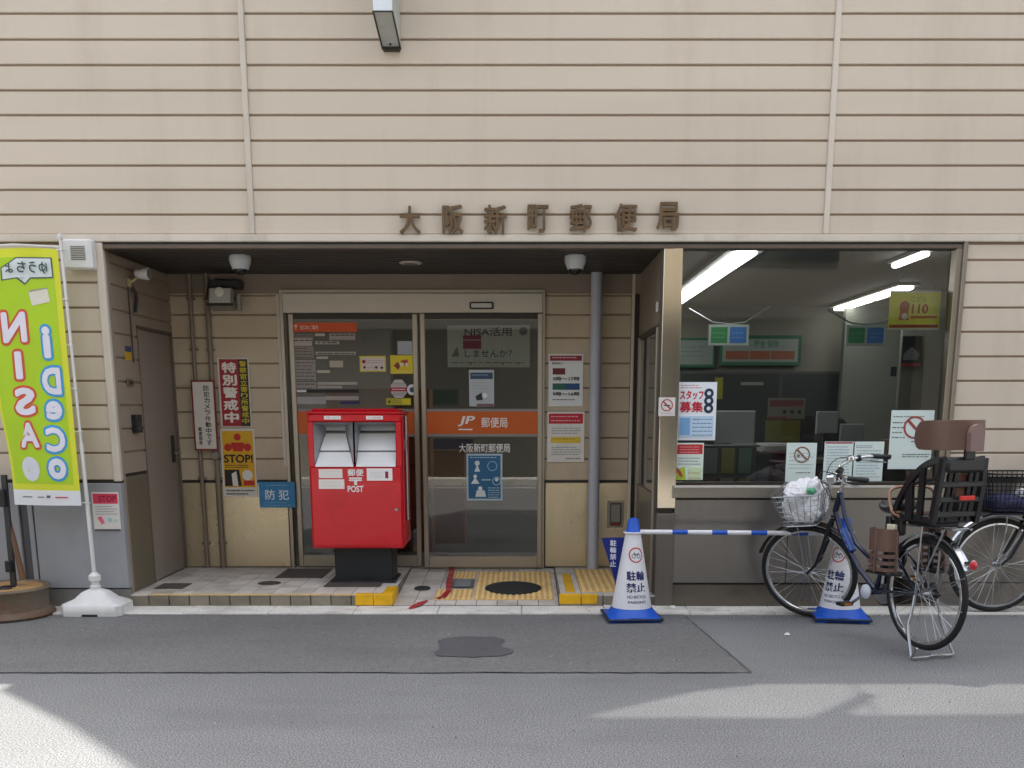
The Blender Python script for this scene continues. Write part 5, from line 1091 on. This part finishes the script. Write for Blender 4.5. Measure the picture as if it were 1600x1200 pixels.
        for i, p in enumerate(U):
            e = min(i, n-1-i)/(n-1); k_ = min(1, e/.10); cut = .085*(1-k_)**1.7
            z0_ = zb3+cut+.01*k_; z1_ = zb3+hh-cut-.02*(1-k_)
            q = Vector(p); inn = Vector((-.12, 0, 0)); dirc = (inn-q); dirc.z = 0; dirc = dirc.normalized()*.016
            cols.append([(q.x, q.y, z0_), (q.x-.004, q.y*1.02, (z0_+z1_)/2), (q.x, q.y, z1_), (q.x+dirc.x, q.y+dirc.y, z1_+.002), (q.x+dirc.x, q.y+dirc.y, z0_-.002)])
        for c_ in cols: vs += c_
        for i in range(n-1):
            for k_ in range(5): fs.append((i*5+k_, i*5+(k_+1) % 5, (i+1)*5+(k_+1) % 5, (i+1)*5+k_))
        fs += [tuple(range(5)), tuple(range((n-1)*5, n*5))]
        mb.add(vs, fs, BROWN, True); hr = mb.build('headrest', st_)
        mb = MB(KM); mb.prism([(-.05, -.09), (.05, -.09), (.052, .03), (.035, .07), (0, .085), (-.035, .07), (-.052, .03)], -.02, .02, mat('knob_brown', '#7d645f', .45, var=.05), M=Matrix(((0, 1, 0, -.392), (1, 0, 0, 0), (0, 0, 1, zb3+.09), (0, 0, 0, 1)))); mb.build('headrest_knob', hr)
        mb = MB(KM); mb.box(-.36, -.33, -.04, .04, zs+.42, zb3+.03, BK, .008); mb.build('headrest_post', hr)
        mb = MB(KM); mb.tube(smooth([(.06, .19, zs+.03), (.15, .19, zs+.05), (.20, .185, zs+.16), (.215, .16, zs+.22), (.22, 0, zs+.23), (.215, -.16, zs+.22), (.20, -.185, zs+.16), (.15, -.19, zs+.05), (.06, -.19, zs+.03)]), .011, COPPER, 10)
        for s_ in (-1, 1): mb.tube([(.16, s_*.19, zs+.06), (.06, s_*.19, zs+.06)], .008, COPPER, 8)
        mb.build('hand_rail', st_)
        for s_ in (-1, 1):
            mb = MB(); x0_, x1_ = .06, .26; y_ = s_*.225; z0_, z1_ = .475, .70
            def arcp(z_, grow=0): return [(x0_-.0, y_-s_*.05, z_), (x0_+.01, y_, z_), ((x0_+x1_)/2, y_+s_*(.018), z_), (x1_-.01, y_, z_), (x1_, y_-s_*.05, z_)]
            hs = (.475, .515, .555, .595)
            for z_ in hs: mb.sweep(smooth(arcp(z_)), [(-.011, -.005), (.011, -.005), (.011, .005), (-.011, .005)], BROWN, up=(0, 0, 1))
            mb.sweep(smooth(arcp(.66)), [(-.055, -.005), (.055, -.005), (.055, .005), (-.055, .005)], BROWN, up=(0, 0, 1))
            for i in (0, 2, 4):
                q = arcp(0)[i]; mb.box(q[0]-.010, q[0]+.010, q[1]-.008, q[1]+.008, z0_-.02, z1_, BROWN, .004)
            mb.box(x0_, x1_+.01, min(y_, y_-s_*.11), max(y_, y_-s_*.11), z0_-.035, z0_-.015, BK, .006)
            mb.box((x0_+x1_)/2-.02, (x0_+x1_)/2+.02, y_-s_*.065-.01, y_-s_*.065+.01, z0_-.02, zs+.02, BK, .005)
            mb.build('foot_guard', st_)
        mb = MB(); mb.box(.09, .16, .150, .175, zs-.065, zs-.025, C('#e4e0c4'), .004); mb.box(.07, .18, .10, .149, zs-.09, zs+.01, BK, .01); mb.build('seat_label', st_)
    return t, S
BR = (2.375, 5.76); BF = (2.02, 6.80)
hd_ = math.degrees(math.atan2(BF[1]-BR[1], BF[0]-BR[0]))
b1, S1_ = bicycle((BR[0], BR[1], .004), hd_, .03, 40, 'navy bicycle with silver wire basket and brown headrest child seat over its rear wheel', True, FRAMEM)
b2, S2_ = bicycle((P(1555, 893, 6.98)[0]+1.12, 6.98, .016), 180, 0, 0, 'dark bicycle half out of the photo at right with a black front basket', False, mat('bike_grey', '#45484c', .3, .4, coat=.3))
def lump(mb, c, r, m, seed, M=Matrix(), n=28, amp=.18, ny=18):
    rnd = random.Random(seed); w_ = [(Vector((rnd.uniform(-1, 1), rnd.uniform(-1, 1), rnd.uniform(-1, 1)))*rnd.choice((3, 5, 9, 14)), rnd.uniform(0, 6)) for _ in range(12)]
    vs = []; fs = []
    for j in range(ny+1):
        ph = math.pi*j/ny
        for i in range(n):
            a = 2*math.pi*i/n; d = Vector((math.sin(ph)*math.cos(a), math.sin(ph)*math.sin(a), math.cos(ph)))
            k_ = 1+amp*sum(abs(math.sin(d.dot(f)+p))-.6 for f, p in w_)/4
            e = .72; q = Vector([abs(v)**e*(1 if v > 0 else -1) for v in d])
            vs.append((c[0]+r[0]*q.x*k_, c[1]+r[1]*q.y*k_, c[2]+r[2]*q.z*k_))
    for j in range(ny):
        for i in range(n): fs.append((j*n+i, j*n+(i+1) % n, (j+1)*n+(i+1) % n, (j+1)*n+i))
    mb.add(vs, fs, m, True, M=M)
def plastic(nm, c):
    m = mat(nm, c, .35, var=.03, bump=1.0, bscale=30); m.node_tree.nodes['Principled BSDF'].inputs['Subsurface Weight'].default_value = .0; return m
def bm_world(t): return Matrix.Translation(t.location) @ t.rotation_euler.to_matrix().to_4x4()
mb = MB(bm_world(b1) @ S1_); PW = plastic('bag_white', '#f2f3f6')
lump(mb, (1.085, 0, .84), (.125, .145, .135), PW, 5, amp=.24, n=56, ny=36); lump(mb, (1.19, -.02, .79), (.05, .10, .07), PW, 41, amp=.3); lump(mb, (1.0, .05, .955), (.035, .05, .045), PW, 9, amp=.3); lump(mb, (1.14, .02, .95), (.05, .06, .03), PW, 12, amp=.3)
mb.tube([(1.00, .02, .95), (.985, .04, 1.0), (1.02, .06, .99)], [.012, .016, .006], PW, 8)
lump(mb, (1.005, .085, .935), (.03, .045, .022), C('#5fae88'), 14, amp=.3)
tag(mb.build('plastic_bag'), 'crumpled white plastic bag with green handles stuffed in the silver bicycle basket', 'bag')
mb = MB(bm_world(b2)); lump(mb, (1.085, 0, .775), (.135, .14, .06), plastic('bag_navy', '#2b3160'), 21, amp=.16); tag(mb.build('cloth_bag'), 'crumpled dark blue bag lying in the black bicycle basket', 'bag')
mb = MB(bm_world(b2)); lump(mb, (.99, .05, .85), (.05, .05, .028), PW, 23, amp=.35); tag(mb.build('plastic_bag'), 'small white plastic bundle on top of the dark blue bag', 'bag')
# ---------------------------------------------------------------- inside the office
def tube_lamp(name, x, y0, y1, label, w_=.15, n=3):
    t = thing(name, (x, (y0+y1)/2, IC), label, 'ceiling lamp', 'fluorescent ceiling lamps'); mb = MB(); mb.box(x-w_*.9, x+w_*.9, y0, y1, IC-.03, IC, C('#8a8c86'), .004); 
    mb.build('fitting', t); L_ = (y1-y0)/n
    for i in range(n): mb = MB(); mb.box(x-w_/2, x+w_/2, y0+i*L_+.03, y0+(i+1)*L_-.03, IC-.065, IC-.032, LAMP, .012); mb.build('tube', t)
xa, ya = G(1165, 393, IC-.05); 
def Gc(px, py): return G(px, py, IC-.05)
l0, l1 = Gc(1160, 394), Gc(1062, 472); r0, r1 = Gc(1412, 449), Gc(1306, 487)
xm = (l0[0]+l1[0])/2
tube_lamp('ceiling_lamp', xm, l0[1], l1[1]+.6, 'long bright ceiling lamp seen at the upper left of the office window', .17, 4)
tube_lamp('ceiling_lamp', (r0[0]+r1[0])/2, r0[1], 12.8, 'long ceiling lamp ending beside the yellow hanging banner', .13, 4)
q0 = Gc(1460, 396); tube_lamp('ceiling_lamp', q0[0]-.05, q0[1], q0[1]+.75, 'short ceiling lamp in the upper right corner of the office window', .06, 1)
def board(name, label, cat, px, Y, L, base=None, th=.03, group=None): return poster(name, label, cat, px, Y, L, base, group, th)
for px, lab in (((1107, 507, 1170, 540), 'green and blue hanging counter sign on the left of the office'), ((1322, 508, 1384, 540), 'green and blue hanging counter sign beside the yellow banner')):
    o = board('hanging_sign', lab, 'sign', px, 9.4, [('r', .06, .12, .47, .88, '#2e7a48'), ('r', .53, .12, .94, .88, '#3568a8'), ('l', .12, .4, .4, .6, 2, '#7cb890'), ('l', .58, .4, .88, .6, 2, '#8cb0d8')], C('#98a49e'), .02, 'hanging counter signs')
    a, b, c, d = rect(*px, 9.4); mb = MB(); w_ = (b-a)
    mb.tube([(a-w_*.5, 9.41, d+.14), (a+w_*.1, 9.41, d+.02), (a+w_*.5, 9.41, d+.005), (b-w_*.1, 9.41, d+.02), (b+w_*.5, 9.41, d+.16)], .007, SILV, 6)
    org = o.location; oo = o; mb2 = mb
    me = mb.build('hanger', None, org=tuple(org)); me.parent = o; me.location = (0, 0, 0)
B110 = poster('hanging_banner', 'yellow green banner with 110 in red hanging in the office window corner', 'banner', (1389, 456, 1469, 515), D+.16, [('r', 0, -.03, 1, .02, '#c8ccc8'), ('c', .30, .38, .10, '#a8502c'), ('p', [(.22, .45), (.38, .45), (.40, .75), (.20, .75)], '#b8602c'), ('c', .31, .65, .06, '#d8d8c8'), ('t', .42, .12, .72, .26, 'こども', '#6a7a2c', .0), ('t', .44, .32, .76, .58, '110', '#b03a20', .04), ('r', .42, .63, .94, .70, '#c8702c'), ('l', .44, .65, .9, .68, 1, '#7c2c14'), ('r', .02, .87, .98, .95, '#9c2c20'), ('r', -.02, .97, 1.0, 1.01, '#c8ccc8')], C('#e0e24a'), th=.004)
x0, x1, z0, z1 = rect(1417, 420, 1418, 455, D+.16); mb = MB(); mb.tube([(P(1395, 456, D+.16)[0], D+.16, P(1395, 456, D+.16)[1]), (P(1430, 395, D+.16)[0], D+.2, P(1430, 395, D+.16)[1]), (P(1465, 452, D+.16)[0], D+.16, P(1465, 452, D+.16)[1])], .002, SILV, 4); cd_ = mb.build('cord', None, org=tuple(B110.location)); cd_.parent = B110; cd_.location = (0, 0, 0)
Yb = 12.9
board('notice_board', 'long dull white board with an orange strip in a green frame on the back wall', 'board', (1124, 524, 1252, 571), Yb, [('r', .04, .12, .96, .88, '#848d88'), ('t', .42, .16, .72, .42, '貯金 保険', '#3a6a50', .02), ('r', .08, .52, .36, .80, '#8a4a2c'), ('r', .37, .52, .62, .80, '#8a4a2c'), ('r', .63, .52, .92, .80, '#8a4a2c')], C('#1e5a3c'))
board('notice_board', 'dull white board in a green frame cut off by the steel pillar', 'board', (1040, 528, 1117, 574), Yb, [('r', .0, .08, .96, .9, '#7b8681'), ('l', .1, .3, .8, .6, 3, '#4a5a54')], C('#1e5a3c'))
board('back_window', 'row of dark panes with thin frames under the green framed boards', 'window', (1060, 580, 1312, 700), Yb, [('r', .01, .03, .62, .97, '#2b302d'), ('r', .635, .03, .99, .97, '#2d3232'), ('r', .22, .08, .27, .36, '#8c8c22'), ('r', .38, .14, .52, .18, '#8a8a7c')], C('#4c4e48'))
board('wall_poster', 'dark poster with a red foot on the pale wall behind the yellow banner', 'poster', (1409, 525, 1440, 572), 11.0, [('p', [(.1, .6), (.5, .35), (.9, .6), (.8, .8), (.1, .8)], '#6a6c70'), ('r', .0, .9, 1, 1.0, '#8c2c30')], C('#1c1d20'), .003)
st('office_screen', (P(1402, 640, 11.03)[0], P(1470, 640, 11.03)[0], 11.03, 11.1, .08, IC), m=INWL)
board('wall_switch', 'small dark switch plate on the pale partition', 'switch', (1392, 573, 1401, 588), 11.0, [('r', .2, .2, .8, .8, '#2a2a2a')], C('#1c1c1c'), .01)
board('office_notice', 'dull red and pale notice standing on the counter in the middle of the office', 'notice', (1200, 622, 1258, 655), 9.0, [('l', .05, .1, .95, .4, 2, '#8a3038'), ('r', .05, .1, .95, .38, '#77383a'), ('c', .45, .65, .05, '#1c1c1c'), ('c', .65, .65, .05, '#1c1c1c'), ('c', .85, .65, .05, '#1c1c1c'), ('r', .0, .88, .5, .98, '#8c3a38')], C('#77756c'), .01)
board('office_notice', 'dull yellow sheet under the red and pale notice on the counter', 'notice', (1196, 657, 1250, 690), 9.0, [('l', .2, .3, .9, .7, 2, '#5c5a34')], C('#77743c'), .01)
# counter, desks
def P2(px, py, Y): return P(px, py, Y)
t = thing('service_counter', (1.2, 9.2, .08), 'long dark service counter inside the office under the hanging signs', 'counter')
mb = MB(); mb.box(1.15, 4.9, 9.02, 9.5, .95, 1.0, C('#4c4a44'), .01); mb.build('counter_top', t); mb = MB(); mb.box(1.2, 4.85, 9.12, 9.45, .08, .948, C('#2e322e')); mb.build('counter_front', t)
def desk(x, y, label):
    t = thing('desk', (x, y, .08), label, 'desk', 'desks in the office'); mb = MB(); mb.box(x-.6, x+.6, y, y+.7, .76, .79, C('#8a8d8a'), .005); mb.build('desk_top', t)
    mb = MB(); mb.box(x+.2, x+.58, y+.02, y+.68, .08, .758, C('#6e7270'), .005); mb.box(x-.58, x-.55, y+.02, y+.68, .08, .758, C('#6e7270')); mb.build('desk_drawer', t)
desk(2.3, 10.4, 'grey desk on the left inside the office'); desk(3.9, 10.4, 'grey desk on the right inside the office')
def monitor(px, py, w_, h_, Y, label, grp='computer monitors in the office'):
    x, z = P(px, py, Y); t = thing('monitor', (x, Y, .95), label, 'monitor', grp); mb = MB(); mb.box(x-w_/2, x+w_/2, Y, Y+.04, z-h_/2, z+h_/2, C('#8f9496'), .008); mb.build('case', t)
    mb = MB(); mb.box(x-.02, x+.02, Y+.04, Y+.07, 1.0, z, BLACK); mb.box(x-.10, x+.10, Y-.02, Y+.12, 1.0, 1.012, BLACK, .004); mb.build('monitor_stand', t)
monitor(1149, 668, .36, .30, 9.2, 'pale back of a monitor on the counter at left'); monitor(1332, 676, .22, .16, 9.25, 'small pale screen on the counter at right'); monitor(1293, 660, .2, .2, 9.35, 'small dim screen beside the dark chair')
def stool(x, y, label, c):
    t = thing('swivel_chair', (x, y, .08), label, 'chair', 'swivel chairs in the office'); mb = MB(); mb.box(x-.22, x+.22, y-.2, y+.2, .50, .57, C(c, .7), .03); mb.build('seat', t)
    mb = MB(); mb.box(x-.2, x+.2, y+.2, y+.25, .68, 1.08, C(c, .7), .04); mb.tube([(x, y+.22, .52), (x, y+.25, .8)], .02, BLACK, 8); mb.build('backrest', t)
    mb = MB(); mb.tube([(x, y, .5), (x, y, .2)], .025, SILV, 10)
    for k_ in range(5): a = R(72*k_+10); mb.tube([(x, y, .19), (x+.26*math.cos(a), y+.26*math.sin(a), .13)], .014, SILV, 8); mb.lathe([(0, -.02), (.028, -.02), (.028, .02), (0, .02)], BLACK, (x+.26*math.cos(a), y+.26*math.sin(a), .11), 'Y', 12)
    mb.build('swivel_base', t)
stool(P(1178, 720, 8.3)[0], 8.3, 'black swivel chair with star base low behind the window glass', '#1f2022'); stool(P(1215, 730, 8.5)[0]+.12, 8.55, 'dark red swivel chair beside the black one', '#4a1c20')
x, z = P(1300, 668, 9.9); mb = MB(); lump(mb, (x, 9.9, 1.15), (.16, .12, .2), C('#1e1a18', .8), 31, amp=.1); mb.box(x-.22, x+.22, 9.85, 10.0, .6, 1.0, C('#1c1d20', .8), .05); tag(mb.build('coat_pile'), 'dark heap of clothing on a chair back behind the counter', 'clothing')
def binder(x, y, z, c, h): 
    mb = MB(); mb.box(x-.03, x+.03, y, y+.22, z, z+h, C(c), .004); mb.box(x-.018, x+.018, y-.001, y, z+h*.5, z+h*.85, C('#b8bab4')); return mb.build('binder')
for i, c in enumerate(['#2c4a7c']*7):
    tag(binder(3.35+.075*i, 10.6, .79, c, .3), 'navy office binder standing in the row on the right desk', 'binder', 'binders in a row on the right desk')
t = thing('printer', (2.75, 10.5, .79), 'pale office printer on the left desk behind the counter', 'printer'); mb = MB(); mb.box(2.5, 3.0, 10.45, 10.9, .79, 1.08, C('#9a9c98'), .02); mb.build('case', t); mb = MB(); mb.box(2.58, 2.92, 10.40, 10.46, .90, .92, C('#2a2c2e')); mb.build('paper_tray', t)
x, z = P(1165, 690, 9.1); t = thing('document_tray', (x, 9.1, 1.0), 'stacked black document trays on the counter at left', 'tray'); 
for i in range(3): mb = MB(); mb.box(x-.13, x+.13, 9.08, 9.32, 1.0+.05*i, 1.01+.05*i, BLACK, .002); mb.box(x-.11, x+.11, 9.10, 9.3, 1.012+.05*i, 1.025+.05*i, C('#aeb2ae')); mb.build('tray', t)
x, z = P(1420, 700, 9.1); mb = MB(); mb.box(x-.18, x+.18, 9.1, 9.35, 1.0, 1.16, C('#6e5a40'), .004); mb.box(x-.03, x+.03, 9.098, 9.1, 1.0, 1.16, C('#8c7c5c')); tag(mb.build('cardboard_box'), 'brown cardboard box on the counter behind the biggest notice', 'box')
t = thing('pamphlet_rack', (P(1100, 730, 7.7)[0], 7.7, .08), 'low rack of pamphlets behind the small red headed window notice', 'rack'); x = P(1110, 730, 7.7)[0]
mb = MB(); mb.box(x-.2, x+.35, 7.72, 7.9, .08, 1.16, C('#3a403c'), .004); mb.build('carcass', t)
for i in range(4):
    for j, z in enumerate((.72, .95)): mb = MB(); mb.box(x-.18+.13*i, x-.08+.13*i, 7.70, 7.72, z, z+.19, C(('#5c7c6c', '#8c5c50', '#7c8088', '#86803c')[(i+j) % 4])); mb.build('pamphlet', t)
# lobby behind the automatic doors
t = thing('lobby_shelf', (-1.0, 9.6, .08), 'brown wooden shelf unit behind the left door', 'shelf'); x0_, x1_ = P(560, 650, 9.6)[0], P(655, 650, 9.6)[0]
mb = MB(); mb.box(x0_-.3, x1_+.1, 9.6, 9.95, .08, 1.62, INB, .006); mb.build('carcass', t); mb = MB()
for z in (.5, .9, 1.3): mb.box(x0_-.28, x1_+.08, 9.585, 9.6, z, z+.02, C('#5a3a20'))
mb.build('shelf_board', t)
t = thing('lobby_cabinet', (-.3, 10.2, .08), 'brown cabinet low behind the right door', 'cabinet'); x0_, x1_ = P(672, 740, 10.2)[0], P(725, 740, 10.2)[0]
mb = MB(); mb.box(x0_, x1_, 10.2, 10.6, .08, P(700, 705, 10.2)[1], INB, .006); mb.build('carcass', t); mb = MB(); mb.box(x0_, x1_+.1, 10.18, 10.3, P(700, 702, 10.2)[1], P(700, 686, 10.2)[1], C('#1e2c54')); mb.build('counter_strip', t)
board('lobby_board', 'dark green framed board at the back behind the right door', 'board', (664, 608, 716, 634), 12.5, [('r', .04, .1, .96, .9, '#2c4a40')], C('#4a5a54'))
tube_lamp('ceiling_lamp', .35, 9.2, 10.6, 'ceiling lamp in the lobby behind the right door', .10, 1)
tube_lamp('ceiling_lamp', -2.4, 9.6, 12.0, 'ceiling lamp in the lobby behind the left door', .10, 2)
# ---------------------------------------------------------------- the other side of the street (lights and reflects)
mb = MB()
for x in range(-12, 12, 1): mb.box(x+.01, x+.99, -1.75, -1.60, .003, .006, C('#e4e4e0', .6))
struct(mb.build('road_line', org=(0, 0, 0)))
t = thing('opposite_building', (0, -3.4, 0), 'plain grey building across the street, seen only as reflections in the glass', 'building')
ow = mat('opposite_wall', '#a39c90', .8, var=.1, scale=.5)
mb = MB(); mb.box(-14, 14, -9, -3.4, 3.0, 6.4, ow); mb.box(-14, -9, -9, -3.4, 0, 3.0, ow); mb.box(-5.5, -2.6, -9, -3.4, 0, 3.0, ow); mb.box(1.2, 2.2, -9, -3.4, 0, 3.0, ow); mb.box(7, 14, -9, -3.4, 0, 3.0, ow); mb.build('wall', t)
mb = MB(); mb.box(-9, -5.5, -9, -3.9, 0, 3, C('#4c4e52', .3)); mb.box(-2.6, 1.2, -9, -3.9, 0, 3, C('#54504a', .3)); mb.box(2.2, 7, -9, -3.9, 0, 3, C('#44484c', .3)); mb.build('shopfront', t)
for x in (-11, -7, -3.5, .5, 4.5, 9):
    mb = MB(); mb.box(x-.9, x+.9, -3.42, -3.36, 3.9, 5.3, C('#30363c', .15)); mb.build('window', t)
mb = MB(); mb.box(-14, 14, -3.4, -2.9, 2.95, 3.1, C('#77736c')); mb.build('canopy', t)
mb = MB(); mb.box(-40, 40, -2.9, -2.3, -.02, .12, CONC); struct(mb.build('far_kerb', org=(0, 0, 0)))
for o in bpy.data.objects:
    if '_o' in o: del o['_o']
